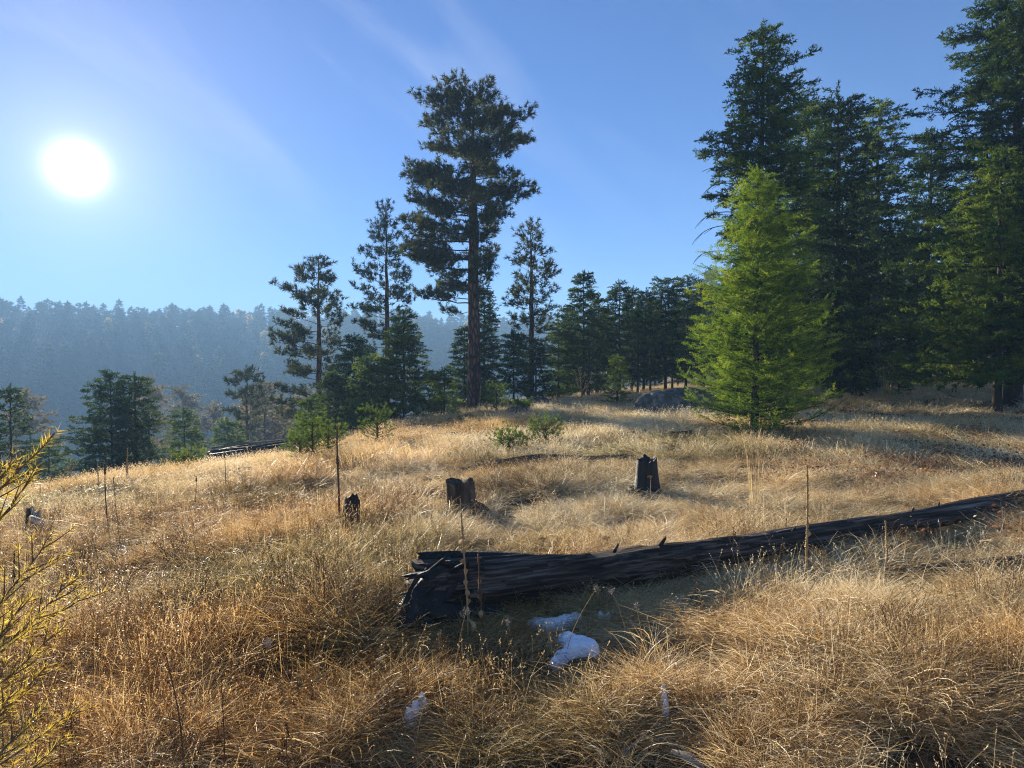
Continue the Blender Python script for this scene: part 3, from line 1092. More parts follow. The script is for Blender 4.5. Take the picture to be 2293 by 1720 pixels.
# the row of dark firs behind, on bare stems
row = [(1306, 31, 614, 46, 'spired dark fir, tallest of the fir row behind the meadow', 61),
       (1336, 33, 666, 30, 'dark fir just right of the tallest in the fir row', 62),
       (1362, 36, 700, 30, 'shorter dark fir in the dip of the fir row', 63),
       (1388, 33, 634, 42, 'dark fir with a double spire in the middle of the fir row', 64),
       (1414, 35, 648, 32, 'slim dark fir right of the double spired one in the row', 65),
       (1441, 34, 652, 36, 'dark pointed fir in the right half of the fir row', 66),
       (1466, 37, 668, 32, 'narrow dark fir behind the right half of the fir row', 67),
       (1490, 33, 630, 42, 'round topped conifer in the fir row near the bright fir', 68),
       (1535, 34, 620, 44, 'round topped dark conifer at the right end of the fir row', 69),
       (1275, 34, 690, 34, 'dark fir at the left shoulder of the fir row', 70),
       (1578, 36, 640, 44, 'dark conifer partly behind the bright green fir', 71),
       (1625, 38, 650, 46, 'dark conifer hidden mostly behind the bright green fir', 72)]
for px, Y, top, hw, lab, sd in row:
    rt = 'round' in lab
    rows = [(top, px - (14 if rt else 4), px + (14 if rt else 4)), (top + 45, px - hw * (.75 if rt else .45), px + hw * (.75 if rt else .45)), (top + 110, px - hw * .85, px + hw * .85),
            (top + 190, px - hw, px + hw), (850, px - hw * .9, px + hw * .9)]
    put_fir(px, Y, top, rows, lab, 'fir_dark', temps=SPR_MID, spray=.40, seed=sd, lat_gap=.24, step=.24, base=(.12, .22, .16)[sd % 3] if px > 1340 else .08, e_low=-8, trunk_lean=(((sd * 37) % 7 - 3) * .008, 0), double=1.5,
            group='row of dark firs behind the meadow')
_st = [(1318, 30, 'thin bare stem under the tallest fir of the row'), (1428, 31, 'thin leaning stem at the middle of the fir row'),
       (1456, 32, 'thin bare stem right of the leaning one under the fir row'), (1505, 34, 'thin bare stem near the bright fir, left one'),
       (1518, 36, 'thin bare stem near the bright fir, right one')]
for px, Y, lab in _st:
    loc = on_ground(px, Y)
    rows = [(720, px - 6, px + 6), (780, px - 20, px + 20), (830, px - 16, px + 16)]
    put_fir(px, Y, 700, rows, lab, 'fir_dark', temps=SPR_LO, spray=.34, seed=px, lat_gap=.4, step=.35, base=.55, per=4,
            name='young_fir', group='thin stems in the fir row')
for px, Y, top, hw, lab, sd in [(1382, 24, 800, 26, 'small fir in front of the dark fir row', 81), (2012, 22, 800, 22, 'tiny fir in the shade between the big right firs', 82),
                                (1958, 30, 790, 20, 'small fir in the shade below the dark right firs', 83)]:
    put_fir(px, Y, top, [(top, px - 3, px + 3), (top + 40, px - hw * .7, px + hw * .7), (top + 85, px - hw, px + hw)], lab, 'fir_mid', temps=SPR_MID, spray=.22,
            seed=sd, lat_gap=.16, step=.15, name='young_fir')

# ------------------------------------------------------------------ the bright fir and the big firs at the right
put_fir(1690, 13.0, 385,
        [(385, 1686, 1694), (430, 1662, 1716), (480, 1632, 1748), (530, 1612, 1775), (580, 1592, 1800), (640, 1570, 1825), (700, 1552, 1845),
         (760, 1535, 1865), (820, 1522, 1880), (880, 1530, 1890), (940, 1548, 1885), (975, 1580, 1860)],
        'bushy bright green young fir in full sun, nearest tree of the meadow', 'fir_bright', bark='bark_dark', temps=SPR_HI,
        spray=.24, seed=90, step=.125, lat_gap=.115, base=.03, e_low=2, e_top=55, r0=.075, per=7, double=1.25, tipup=.40, rise=(-.25, .75))
_tall = put_fir(1700, 19.0, 62,
        [(62, 1690, 1712), (100, 1660, 1738), (140, 1652, 1745), (180, 1656, 1800), (225, 1648, 1812), (270, 1582, 1800), (310, 1600, 1790), (350, 1536, 1800),
         (385, 1600, 1820), (450, 1600, 1840), (600, 1580, 1860), (750, 1570, 1870), (870, 1570, 1870)],
        'tall dark fir rising right behind the bright green fir', 'fir_mid', temps=SPR_MID, spray=.40, seed=91, step=.23, lat_gap=.23, base=.1, r0=.17,
        jitter=.32, e_low=-10, e_top=38, gap_noise=.4)
put_fir(1872, 22.0, 216,
        [(216, 1862, 1884), (260, 1815, 1912), (310, 1800, 1935), (360, 1785, 1945), (450, 1770, 1960), (600, 1750, 1985), (760, 1745, 2000), (840, 1760, 1980)],
        'wide dark fir in the middle of the right hand tree group', 'fir_dark', temps=SPR_MID, spray=.44, seed=92, step=.25, lat_gap=.24, base=.07, r0=.18,
        jitter=.3, gap_noise=.38)
put_fir(1958, 24.0, 240,
        [(240, 1948, 1970), (280, 1915, 2010), (330, 1900, 2035), (400, 1895, 2030), (500, 1880, 2060), (650, 1870, 2080), (800, 1880, 2075)],
        'fir with a pale trunk showing through its thin top', 'fir_mid', bark='bark_pale', temps=SPR_MID, spray=.44, seed=93, step=.29, lat_gap=.28, base=.07,
        r0=.17, jitter=.4, gap_noise=.45)
put_fir(1800, 27.0, 245,
        [(245, 1792, 1812), (300, 1770, 1850), (420, 1750, 1880), (600, 1730, 1900), (800, 1740, 1900)],
        'dark fir wedged between the tall dark fir and the wide one', 'fir_dark', temps=SPR_LO, spray=.5, seed=94, step=.33, lat_gap=.34, base=.08, r0=.16)
put_fir(2075, 27.0, 300,
        [(360, 2068, 2082), (430, 2030, 2110), (550, 2000, 2150), (700, 1980, 2170), (820, 1985, 2160)],
        'dark fir filling the gap behind the big right fir', 'fir_dark', temps=SPR_LO, spray=.5, seed=95, step=.33, lat_gap=.34, base=.08, r0=.16)
put_fir(2268, 18.0, -190,
        [(-190, 2255, 2280), (-60, 2205, 2330), (30, 2180, 2350), (75, 2130, 2360), (120, 2100, 2370), (160, 2150, 2380), (212, 2080, 2390), (275, 2052, 2400), (330, 2100, 2410),
         (350, 2035, 2420), (420, 2075, 2440), (500, 2060, 2450), (600, 2040, 2470), (720, 2030, 2500), (800, 2060, 2480)],
        'largest fir at the right edge, running out of the top of the view', 'fir_dark', bark='bark_dark', temps=SPR_MID, spray=.38, seed=96, step=.24, lat_gap=.22,
        base=.12, r0=.19, jitter=.32, e_low=-8, gap_noise=.38)
put_fir(2232, 16.5, 330,
        [(330, 2220, 2244), (420, 2170, 2290), (520, 2080, 2330), (560, 2025, 2350), (620, 2000, 2370), (700, 1985, 2390), (760, 1990, 2390), (830, 2020, 2370)],
        'fir with sunlit spreading low branches on the thinner trunk at the right edge', 'fir_mid', bark='bark_dark', temps=SPR_MID, spray=.32, seed=97, step=.25, lat_gap=.20,
        base=.15, r0=.10, jitter=.35, e_low=-16, e_top=30)
# trees beyond the right edge and far behind the group, which close the wood
for px, Y, top, hw, lab, sd in [(2420, 22, 100, 110, 'dark fir standing beyond the right edge', 98), (2180, 32, 330, 90, 'dark fir deep behind the largest right fir', 99),
                                (1930, 33, 400, 90, 'dark fir deep behind the pale trunked fir', 100), (2330, 30, 300, 90, 'dark fir behind the two trunks at the right edge', 101),
                                (1720, 33, 450, 80, 'dark fir deep behind the bright green fir', 102), (1830, 36, 500, 80, 'dark fir in the far depth of the right tree group', 103),
                                (2050, 36, 480, 80, 'dark fir in the far depth behind the grassy gap', 104)]:
    put_fir(px, Y, top, [(top, px - 8, px + 8), (top + 120, px - hw * .6, px + hw * .6), (top + 260, px - hw, px + hw), (820, px - hw, px + hw)], lab, 'fir_dark',
            temps=SPR_LO, spray=.55, seed=sd, step=.4, lat_gap=.42, base=.06, r0=.16)

for px, Y, top, hw, lab, sd in [(1350, 44, 690, 26, 'fir deep behind the left half of the fir row', 201), (1420, 47, 700, 26, 'fir deep behind the middle of the fir row', 202),
                                (1478, 45, 705, 28, 'fir deep behind the right half of the fir row', 203), (1550, 48, 690, 28, 'fir deep behind the right end of the fir row', 204),
                                (1290, 46, 730, 24, 'fir deep behind the left shoulder of the fir row', 205), (1600, 46, 700, 30, 'fir deep behind the bright green fir', 206),
                                (1515, 56, 740, 24, 'farthest fir seen between the stems of the row', 207)]:
    put_fir(px, Y, top, [(top, px - 4, px + 4), (top + 60, px - hw * .6, px + hw * .6), (835, px - hw, px + hw)], lab, 'fir_dark',
            temps=SPR_LO, spray=.6, seed=sd, step=.45, lat_gap=.42, base=.15, r0=.12, group='firs behind the fir row')

# bare arching twigs on the left side of the tall dark fir
for px, py, qx, qy, ex, ey in [(1650, 378, 1600, 368, 1572, 385), (1650, 412, 1592, 402, 1572, 440), (1640, 475, 1580, 470, 1556, 512),
                               (1640, 505, 1575, 502, 1550, 548), (1640, 565, 1568, 552, 1552, 592)]:
    o0 = np.array(_tall[0].location)
    a, b, c = at(px, py, 18.9) - o0, at(qx, qy, 18.6) - o0, at(ex, ey, 18.5) - o0
    u_ = np.linspace(0, 1, 9)[:, None]
    g = Geo()
    cv = a * (1 - u_) ** 2 + 2 * b * u_ * (1 - u_) + c * u_ ** 2
    g.add(*tube(cv, .014 * (1 - u_[:, 0] * .6), 5))
    for k in (3, 5):
        g.add(*tube([cv[k], cv[k] + (cv[k] - cv[k - 1]) * 1.6 + [0, 0, -.12]], [.008, .004], 4))
    link('dead_branch', g.mesh('dead_branch', M['twig']), _tall[0])

# ------------------------------------------------------------------ logs, stumps, rocks, snow
NO_GRASS = []                       # (x, y, radius) where nothing grows
LOW_GRASS = []                      # (x, y, radius, height factor)


def rough_tube(P, R, sides=26, n=70, amp=.08, freq=6, seed=0, ragged=(0, 0), flat=.0):
    """a weathered log: tube resampled along P, fluted and cracked along its length, ragged ends"""
    P, R = np.asarray(P, float), np.asarray(R, float)
    t0 = np.linspace(0, 1, len(P))
    t = np.linspace(0, 1, n)
    C = np.stack([np.interp(t, t0, P[:, c]) for c in range(3)], -1)
    for _ in range(3):
        C[1:-1] = (C[:-2] + C[1:-1] * 2 + C[2:]) / 4
    rr = np.interp(t, t0, R)
    L = np.linalg.norm(P[-1] - P[0])
    V, F = tube(C, rr, sides)
    V = V.reshape(n, sides, 3)
    th = np.arange(sides) / sides * 2 * PI
    T = norm(np.gradient(C, axis=0))
    TH, TT = np.meshgrid(th, t)
    k = freq
    a1 = fbm(np.cos(TH) * k * .6, np.sin(TH) * k * .6, TT * L * 1.2, 4, seed)
    a2 = 1 - np.abs(2 * fbm(np.cos(TH) * k, np.sin(TH) * k, TT * L * .6, 3, seed + 5) - 1)
    disp = (a1 - .5) * 2 * amp * 1.5 - (a2 > .86) * amp * .9
    disp = disp * rr[:, None]
    radial = V - C[:, None]
    V = C[:, None] + radial * (1 + disp / np.maximum(rr[:, None], 1e-4))[..., None]
    for e, am in zip((0, -1), ragged):
        if am:
            j = (noise(np.cos(th) * 3 + seed, np.sin(th) * 3, 0, seed + 9) - .3) * am
            sgn = -1 if e == 0 else 1
            for q, f in ((0, 1.0), (1, .6), (2, .3)):
                ii = q if e == 0 else -1 - q
                V[ii] += T[ii] * (sgn * j * f)[:, None]
    V = V.reshape(-1, 3)
    # hollow-ish ends
    c0 = C[0] + T[0] * .02
    c1 = C[-1] - T[-1] * .02
    V = np.concatenate([V, [c0, c1]])
    a = np.arange(sides)
    E = [np.stack([(a + 1) % sides, a, np.full(sides, n * sides)], -1), np.stack([a + (n - 1) * sides, (a + 1) % sides + (n - 1) * sides, np.full(sides, n * sides + 1)], -1)]
    return V, F, np.concatenate(E)


def add_rough(g, *a, **k):
    V, F, E = rough_tube(*a, **k)
    g.add(V, F)
    g.F.append(E + g.n - len(V))


def piece(name, mat, parent, *a, smooth=True, **k):
    g = Geo()
    add_rough(g, *a, **k)
    return link(name, g.mesh(name, M[mat], smooth), parent)


M['log_end'] = M['char']
# the big fallen log
axis_px = [(945, 1318, 4.42), (1080, 1304, 4.52), (1240, 1290, 4.7), (1370, 1277, 4.85), (1500, 1254, 5.0), (1600, 1238, 5.2), (1700, 1222, 5.4), (1850, 1198, 5.7),
           (2000, 1176, 6.0), (2150, 1146, 6.4), (2293, 1118, 6.8), (2500, 1085, 7.5)]
ap = np.array([at(*q) for q in axis_px])
ar = np.array([.185, .165, .150, .140, .128, .112, .102, .100, .098, .095, .095, .085])
log = thing('fallen_log', 'long weathered grey log with a charred broken butt lying across the foreground grass', 'log')
g = Geo()
add_rough(g, ap, ar, sides=34, n=170, amp=.13, freq=7, seed=3, ragged=(.16, .1))
link('log_wood', g.mesh('log_wood', M['log'], True), log)
_rb = np.random.default_rng(88)
piece('charred_butt', 'char', log, [at(1010, 1290, 4.50), at(965, 1312, 4.40), at(930, 1365, 4.27), at(905, 1440, 4.12)], [.13, .14, .13, .10], sides=30, n=30, amp=.34, freq=4, seed=8, ragged=(.05, .2), smooth=False)
for _k in range(26):
    _p = at(930 + _rb.uniform(-15, 120), 1250 + _rb.uniform(0, 120), 4.30 + _rb.uniform(-.1, .15))
    _d = np.array([-.9, -.25, .1 - _rb.uniform(0, 1.5)])
    _d = _d / np.linalg.norm(_d) * _rb.uniform(.06, .15)
    _r = _rb.uniform(.008, .024)
    piece('charred_splinter', 'char', log, [_p - _d * .3, _p + _d * .4, _p + _d], [_r, _r * .8, _r * .2], sides=7, n=8, amp=.4, freq=4, seed=400 + _k, ragged=(.01, .04), smooth=False)
piece('charred_slab', 'char', log, [at(950, 1248, 4.5), at(1060, 1246, 4.58), at(1180, 1250, 4.68), at(1255, 1258, 4.74)], [.03, .04, .045, .02], sides=14, n=30, amp=.4, freq=5, seed=9, ragged=(.12, .12))
piece('charred_slab', 'char', log, [at(960, 1370, 4.25), at(1030, 1375, 4.35), at(1120, 1368, 4.45)], [.07, .08, .04], sides=14, n=20, amp=.3, freq=5, seed=10, ragged=(.05, .1))
for (px, py, Y), (qx, qy, qY), r in [((1375, 1225, 4.85), (1392, 1205, 4.75), .016), ((1478, 1212, 4.95), (1500, 1190, 4.9), .018), ((1770, 1186, 5.5), (1790, 1168, 5.45), .014),
                                     ((2100, 1132, 6.3), (2106, 1112, 6.2), .016), ((2040, 1140, 6.1), (2052, 1126, 6.05), .014)]:
    a_, b_ = at(px, py + 10, Y), at(qx, qy, qY)
    piece('branch_stub', 'log', log, [a_, (a_ + b_) / 2, a_ + (b_ - a_) * .55], [r * .9, r * .6, r * .3], sides=8, n=8, amp=.2, seed=px, ragged=(0, .02))
for k in range(60):
    f = k / 59
    c = np.array([np.interp(f, np.linspace(0, 1, 12), ap[:, i]) for i in range(3)])
    NO_GRASS.append((c[0], c[1], .17 - .06 * f))
    LOW_GRASS.append((c[0] - .02, c[1] - .30, .30, .75))
    if f < .35:
        LOW_GRASS.append((c[0] + .05, c[1] - .60, .38, .7))


def stump(px, Y, w, h, label, mat, seed, taper=.75, lean=(0, 0), top_mat='char', ragged=.35, roots=4, name='tree_stump'):
    """w, h in metres"""
    rng = np.random.default_rng(seed)
    loc = on_ground(px, Y)
    t = thing(name, label, 'stump', loc)
    sides, n = 36, 16
    th = np.arange(sides) / sides * 2 * PI
    s = np.linspace(0, 1, n)
    TH, S = np.meshgrid(th, s)
    r = w / 2 * (taper + (1 - taper) * (1 - S) ** 2.2)
    r *= 1 + .22 * (fbm(np.cos(TH) * 2.2, np.sin(TH) * 2.2, S * .7, 3, seed) - .5) * 2 + .10 * (fbm(np.cos(TH) * 7, np.sin(TH) * 7, S * 1.2, 2, seed + 3) - .5) * 2
    z = -.12 + S * (h + .12)
    z = z + (S ** 3) * (fbm(np.cos(TH) * 1.4, np.sin(TH) * 1.4, 0, 4, seed + 7) - .55) * ragged * h * 2.4
    V = np.stack([r * np.cos(TH) + lean[0] * S, r * np.sin(TH) + lean[1] * S, z], -1)
    i = np.arange(n - 1)[:, None] * sides
    j = np.arange(sides)[None]
    k = (j + 1) % sides
    F = np.stack([i + j, i + k, i + sides + k, i + sides + j], -1).reshape(-1, 4)
    g = Geo()
    g.add(V.reshape(-1, 3), F)
    link('stump_wood', g.mesh('stump_wood', M[mat], True), t)
    # broken top, sunk towards the middle
    g = Geo()
    rim = V[-1]
    c = rim.mean(0)
    rings = [rim * 1.0]
    for q, dz in ((.93, -.004), (.6, -.10 * h), (.25, -.14 * h)):
        rg = c + (rim - c) * q
        rg[:, 2] = c[2] + (rim[:, 2] - c[2]) * q + dz + (noise(th * 3, q * 9, 0, seed) - .5) * .1 * h
        rings.append(rg)
    VV = np.concatenate(rings + [[c - [0, 0, .14 * h]]])
    FF = []
    for a in range(3):
        FF.append(np.stack([a * sides + j[0], a * sides + k[0], (a + 1) * sides + k[0], (a + 1) * sides + j[0]], -1))
    g.add(VV, np.concatenate(FF))
    g.F.append(np.stack([3 * sides + j[0], 3 * sides + k[0], np.full(sides, 4 * sides)], -1))
    link('broken_top', g.mesh('broken_top', M[top_mat]), t)
    for q in range(roots):
        a = rng.uniform(0, 2 * PI)
        d = np.array([math.cos(a), math.sin(a), 0])
        piece('root', mat, t, [d * w * .30 + [0, 0, .10 * h], d * w * .5 + [0, 0, .03], d * w * .72 + [0, 0, -.08]], [w * .16, w * .11, w * .05], sides=10, n=8, amp=.15, seed=seed + q)
    NO_GRASS.append((loc[0], loc[1], w * .5))
    LOW_GRASS.append((loc[0], loc[1] - w * .6, w * .7, .55))
    return t, loc


M['stump_brown'] = solid('weathered_stump_wood', [(0.25, (0.018, 0.012, 0.008)), (0.5, (0.085, 0.055, 0.035)), (0.8, (0.25, 0.18, 0.12))], 8, 0.85, (1.5, 1.5, .3), 1.0, .03)
stump(1040, 7.7, .44, .33, 'wide brown weathered stump with straw grass hanging over its right side', 'stump_brown', 201, .72, (-.05, 0), 'stump_brown', .12)
stump(1450, 8.3, .40, .40, 'upright black charred stump in the pale grass left of the bright fir', 'char', 202, .60, (-.02, 0), 'char', .16, 2)
stump(783, 6.75, .20, .30, 'small black burnt stump beside the tall dark mullein stalk', 'char', 203, .75, (.03, 0), 'char', .4, 2)
stump(72, 8.0, .24, .24, 'low dark stump with a pale split top at the far left', 'char', 204, .6, (.02, 0), 'wood_cut', 1.0, 2)
_l = on_ground(90, 7.8)
_t = thing('wood_chunk', 'pale split chunk of wood leaning on the far left stump', 'wood', _l)
piece('split_face', 'wood_cut', _t, [(-.10, 0, .20), (.02, -.03, .16), (.13, -.05, .05)], [.04, .05, .03], sides=9, n=10, amp=.3, seed=5, ragged=(.03, .03))


def lying(name, label, pts, rad, mat, cat='log', sides=14, n=40, amp=.15, seed=1, sink=.3, part='log_wood'):
    """a dead stick or log on the ground along photograph points (px, Y)"""
    W = np.array([on_ground(px, Y) for px, Y in pts])
    R = np.array(rad)
    W[:, 2] += R * (1 - sink * 2)
    base = W[len(W) // 2].copy()
    t = thing(name, label, cat, base)
    piece(part, mat, t, W - base, R, sides=sides, n=n, amp=amp, seed=seed, ragged=(.06, .06))
    for q in W:
        NO_GRASS.append((q[0], q[1], max(R) * .8))
        LOW_GRASS.append((q[0], q[1] - max(R) * 2.2, max(R) * 3, .5))
    return t


lying('decayed_log', 'low rotting log half sunk in the grass behind the wide stump and the charred stump', [(1035, 9.9), (1120, 10.2), (1210, 10.4), (1300, 10.5), (1400, 10.6)],
      [.05, .09, .10, .08, .04], 'stump_brown', seed=21, sink=.1)
lying('dead_branch', 'short grey dead branch lying in the golden grass below the pole stack', [(535, 12.2), (575, 12.0), (628, 11.7)], [.03, .045, .03], 'wood_grey', 'branch', 10, 20, .25, 22, -.5)
lying('dead_branch', 'dark dead stick pointing at the left foot of the bright green fir', [(1498, 13.3), (1545, 13.0)], [.02, .035], 'stump_brown', 'branch', 8, 12, .2, 23, -1.5)
lying('decayed_log', 'low dark rotting log right of the charred butt in the shade below the big log', [(2050, 5.05), (2150, 5.0), (2290, 5.1)], [.05, .06, .05], 'char', 'log', 12, 24, .2, 24, .1)
lying('dead_branch', 'flat grey piece of wood in the foreground grass at the bottom', [(1515, 2.72), (1545, 2.66), (1590, 2.58)], [.018, .024, .014], 'wood_grey', 'branch', 10, 16, .3, 25, -.8)
lying('dead_branch', 'pale bent twig lying in the lower left foreground', [(500, 2.95), (535, 2.8), (575, 2.72), (590, 2.6)], [.006, .007, .006, .004], 'stalk_pale', 'branch', 6, 16, .2, 26, -4)
lying('rotten_wood', 'orange brown rotten piece of wood below the right end of the big log', [(2180, 5.6), (2225, 5.5), (2270, 5.35)], [.02, .035, .02], 'stalk_pale', 'wood', 10, 14, .4, 27, -.5)
lying('rotten_wood', 'long reddish strip of rotten wood under the middle of the big log', [(1590, 4.75), (1650, 4.85), (1760, 5.05)], [.012, .02, .012], 'bark_pine', 'wood', 8, 20, .4, 28, -1.2)

# stack of poles on the left crest
_po = [(472, 1022, 662, 996, 19.3, .050, 'dark', 'long dark pole, topmost of the pole stack'),
       (470, 1031, 660, 1002, 19.0, .060, 'dark', 'thick dark log under the topmost pole of the stack'),
       (474, 1012, 640, 994, 19.6, .028, 'pale', 'thin pale pole lying along the back of the stack'),
       (468, 1040, 655, 1012, 18.6, .055, 'dark', 'dark log at the bottom of the pole stack'),
       (490, 1036, 668, 1008, 18.3, .022, 'pale', 'thin pale pole lying in front across the stack'),
       (505, 1044, 664, 1015, 18.1, .020, 'pale', 'lowest thin pale pole sliding off the front of the stack'),
       (520, 1030, 672, 1003, 18.7, .018, 'pale', 'thin grey pole slanting over the right end of the stack'),
       (540, 1046, 672, 1019, 17.9, .022, 'pale', 'short thin pole on the grass before the right end of the stack'),
       (466, 1026, 560, 1006, 19.8, .055, 'dark', 'short dark log at the back left of the stack')]
for k, (x0, y0, x1, y1, Y, r, c, lab) in enumerate(_po):
    A, B = at(x0, y0 - 9, Y), at(x1, y1 - 9, Y + .9)
    for q_ in np.linspace(0, 1, 8):
        NO_GRASS.append((A[0] + (B[0] - A[0]) * q_, A[1] + (B[1] - A[1]) * q_, .5))
        LOW_GRASS.append((A[0] + (B[0] - A[0]) * q_, A[1] + (B[1] - A[1]) * q_ - 1.2, 1.1, .4))
    mid = (A + B) / 2
    t = thing('stacked_pole', lab, 'log', mid, group='poles stacked at the left crest of the meadow')
    sag = np.array([0, 0, .02 * ((k % 3) - 1)])
    piece('pole_wood', 'char' if c == 'dark' else 'wood_grey', t, [A - mid, sag, B - mid], [r * 1.15, r, r * .8], sides=10, n=18, amp=.12, seed=300 + k, ragged=(.05, .05))


def boulder(px, Y, w, d, h, label, mat, seed, name='boulder'):
    loc = on_ground(px, Y)
    bm = bmesh.new()
    bmesh.ops.create_icosphere(bm, subdivisions=5, radius=1)
    me = bpy.data.meshes.new(name)
    bm.to_mesh(me)
    bm.free()
    V = np.empty(len(me.vertices) * 3, np.float32)
    me.vertices.foreach_get('co', V)
    V = V.reshape(-1, 3).astype(float)
    n_ = fbm(V[:, 0] * 1.6 + seed, V[:, 1] * 1.6, V[:, 2] * 1.6, 4, seed)
    rd = 1 - np.abs(2 * fbm(V[:, 0] * 2.2, V[:, 1] * 2.2 + seed, V[:, 2] * 3.5, 4, seed + 4) - 1)
    # chipped facets
    q = np.round(V * 2.2 + (n_[:, None] - .5) * 2) / 2.2
    V = V * (.62 + .55 * n_ + .12 * rd)[:, None] * .8 + q * .18
    V *= np.array([w / 2, d / 2, h]) * 1.1
    V[:, 2] += -.05 * h
    me.vertices.foreach_set('co', V.astype(np.float32).ravel())
    me.materials.append(M[mat])
    me.update()
    o = link(name, me, label=label, category='rock')
    o.location = loc
    NO_GRASS.append((loc[0], loc[1], w * .4))
    return o


boulder(1492, 19.5, 1.7, 1.1, .62, 'large lichened grey boulder at the left of the bright green fir', 'rock', 401)
boulder(1590, 20.5, 1.4, 1.0, .45, 'grey boulder behind the large one, partly hidden by the bright fir', 'rock', 402)
boulder(1158, 21.8, .78, .5, .20, 'small dark rock lying in the grass right of the tall pine foot', 'rock_dark', 403, 'rock')
boulder(1130, 25.3, 1.0, .8, .36, 'dark rock in the shade beside the foot of the tall pine', 'rock_dark', 404, 'rock')
boulder(1205, 26.2, 1.3, .8, .30, 'low dark rock under the small firs right of the tall pine', 'rock_dark', 405, 'rock')
boulder(1530, 26.0, 2.2, 1.0, .45, 'long flat rock in the shade before the dark fir row', 'rock', 406, 'rock')
boulder(1012, 15.5, .55, .4, .13, 'small brown earth covered rock in the middle of the meadow', 'rock_dark', 407, 'rock')
boulder(815, 6.4, .07, .06, .045, 'small whitish stone right of the small burnt stump', 'snow', 408, 'stone')
boulder(852, 6.0, .05, .05, .03, 'tiny white stone below the small burnt stump', 'snow', 409, 'stone')
boulder(1062, 7.1, .06, .05, .04, 'small pinkish white stone at the foot of the wide brown stump', 'snow', 410, 'stone')


def snow_patch(label, blobs, thick, seed, name='snow_patch'):
    """blobs: (px, py, radius m) on the ground; one lumpy sheet of old snow"""
    C = []
    for px, py, r in blobs:
        Y = 3.5
        for _ in range(12):
            g_ = on_ground(px, Y)
            zz = at(px, py, Y)[2]
            Y += (zz - g_[2]) * 1.6
        C.append((*on_ground(px, Y)[:2], r))
    C = np.array(C)
    lo, hi = (C[:, :2] - C[:, 2:] * 1.7).min(0), (C[:, :2] + C[:, 2:] * 1.7).max(0)
    nx, ny = [max(30, int(q / .006)) for q in (hi - lo)]
    X, Y = np.meshgrid(np.linspace(lo[0], hi[0], nx), np.linspace(lo[1], hi[1], ny))
    f = 0
    for x, y, r in C:
        f = f + np.exp(-((X - x) ** 2 + (Y - y) ** 2) / (r * r) * 1.1)
    f = f + (fbm(X * 14, Y * 14, 0, 3, seed) - .5) * .55
    e = np.clip((f - .40) / .5, -.2, 1)
    Z = ground_z(X, Y) + np.where(e > 0, np.sqrt(np.maximum(e, 0)) * thick + (fbm(X * 30, Y * 30, 0, 2, seed) - .5) * .012, e * .3 - .01) + .012
    V = np.stack([X, Y, Z], -1).reshape(-1, 3)
    i = np.arange(ny - 1)[:, None] * nx
    j = np.arange(nx - 1)[None]
    F = np.stack([i + j, i + j + 1, i + nx + j + 1, i + nx + j], -1).reshape(-1, 4)
    ev = e.ravel()
    F = F[(ev[F].max(1) > -.1)]
    used = np.unique(F)
    mp = np.full(len(V), -1)
    mp[used] = np.arange(len(used))
    base = V[used].mean(0)
    me = mk_mesh(name, [V[used] - base], [mp[F]], None, M['snow'], True)
    o = link(name, me, label=label, category='snow')
    o.location = base
    for x, y, r in C:
        NO_GRASS.append((x, y, r * 1.35))
        NO_GRASS.append((x, y - .06, r * 1.2 + .03))
        NO_GRASS.append((x, y - .14, r + .03))
        LOW_GRASS.append((x, y - .30, .20, .4))
        LOW_GRASS.append((x, y - r * 1.6, r * 1.7, .42))
        LOW_GRASS.append((x, y - r * 3, r * 1.6, .6))
    return o


snow_patch('largest patch of old bluish snow in the shade before the big log', [(1200, 1405, .065), (1228, 1412, .05), (1262, 1403, .075), (1292, 1398, .05), (1268, 1440, .06), (1300, 1450, .08), (1325, 1462, .05),
                                                                              (1282, 1462, .06), (1252, 1482, .055), (1242, 1500, .03)], .05, 5)
snow_patch('small lump of snow right of the largest snow patch', [(1345, 1393, .028), (1362, 1395, .02)], .055, 6)
snow_patch('grey white icy snow lump in the bottom foreground grass', [(945, 1600, .030), (930, 1618, .034), (915, 1634, .026)], .09, 7)
snow_patch('narrow blue white snow lump sunk in the grass at the bottom right of centre', [(1485, 1578, .022), (1487, 1597, .027), (1490, 1614, .024)], .085, 8)

# ------------------------------------------------------------------ saplings
for px, Y, top, hw, lab, sd in [(845, 15.5, 925, 26, 'bright young pine standing alone on the left crest', 501), (700, 13.5, 945, 22, 'young pine with long needles, tallest of the pair before the pole stack', 502),
                                (735, 14.5, 962, 18, 'smaller young pine beside the tall mullein stalk', 503), (1140, 12.5, 985, 22, 'faint green pine seedling in the middle meadow', 504),
                                (1222, 13.0, 952, 18, 'slender pine seedling right of the middle of the meadow', 505), (1112, 23.0, 868, 24, 'pale young pine right of the tall pine foot', 506),
                                (1168, 22.5, 912, 13, 'tiny pine seedling near the small dark rock', 507), (672, 14.0, 985, 12, 'tiny pine seedling left of the young pine pair', 508),
                                (425, 15.0, 1024, 24, 'low yellow green pine seedling at the left crest', 509)]:
    put_pine(px, Y, top, [(top, px - 4, px + 4), (top + 25, px - hw * .8, px + hw * .8), (top + 80, px - hw, px + hw)], lab, 'pine_young', bark='twig', limb_parts=False,
             name='pine_sapling', base=.08, n_limb=20, tuft=.085 if Y < 20 else .13, temps=TUFT_LO if Y > 20 else TUFT, seed=sd, r0=.014, e_low=20, e_top=65, dens=1.0, up=.7)

# ------------------------------------------------------------------ golden larch at the left edge, close to the camera


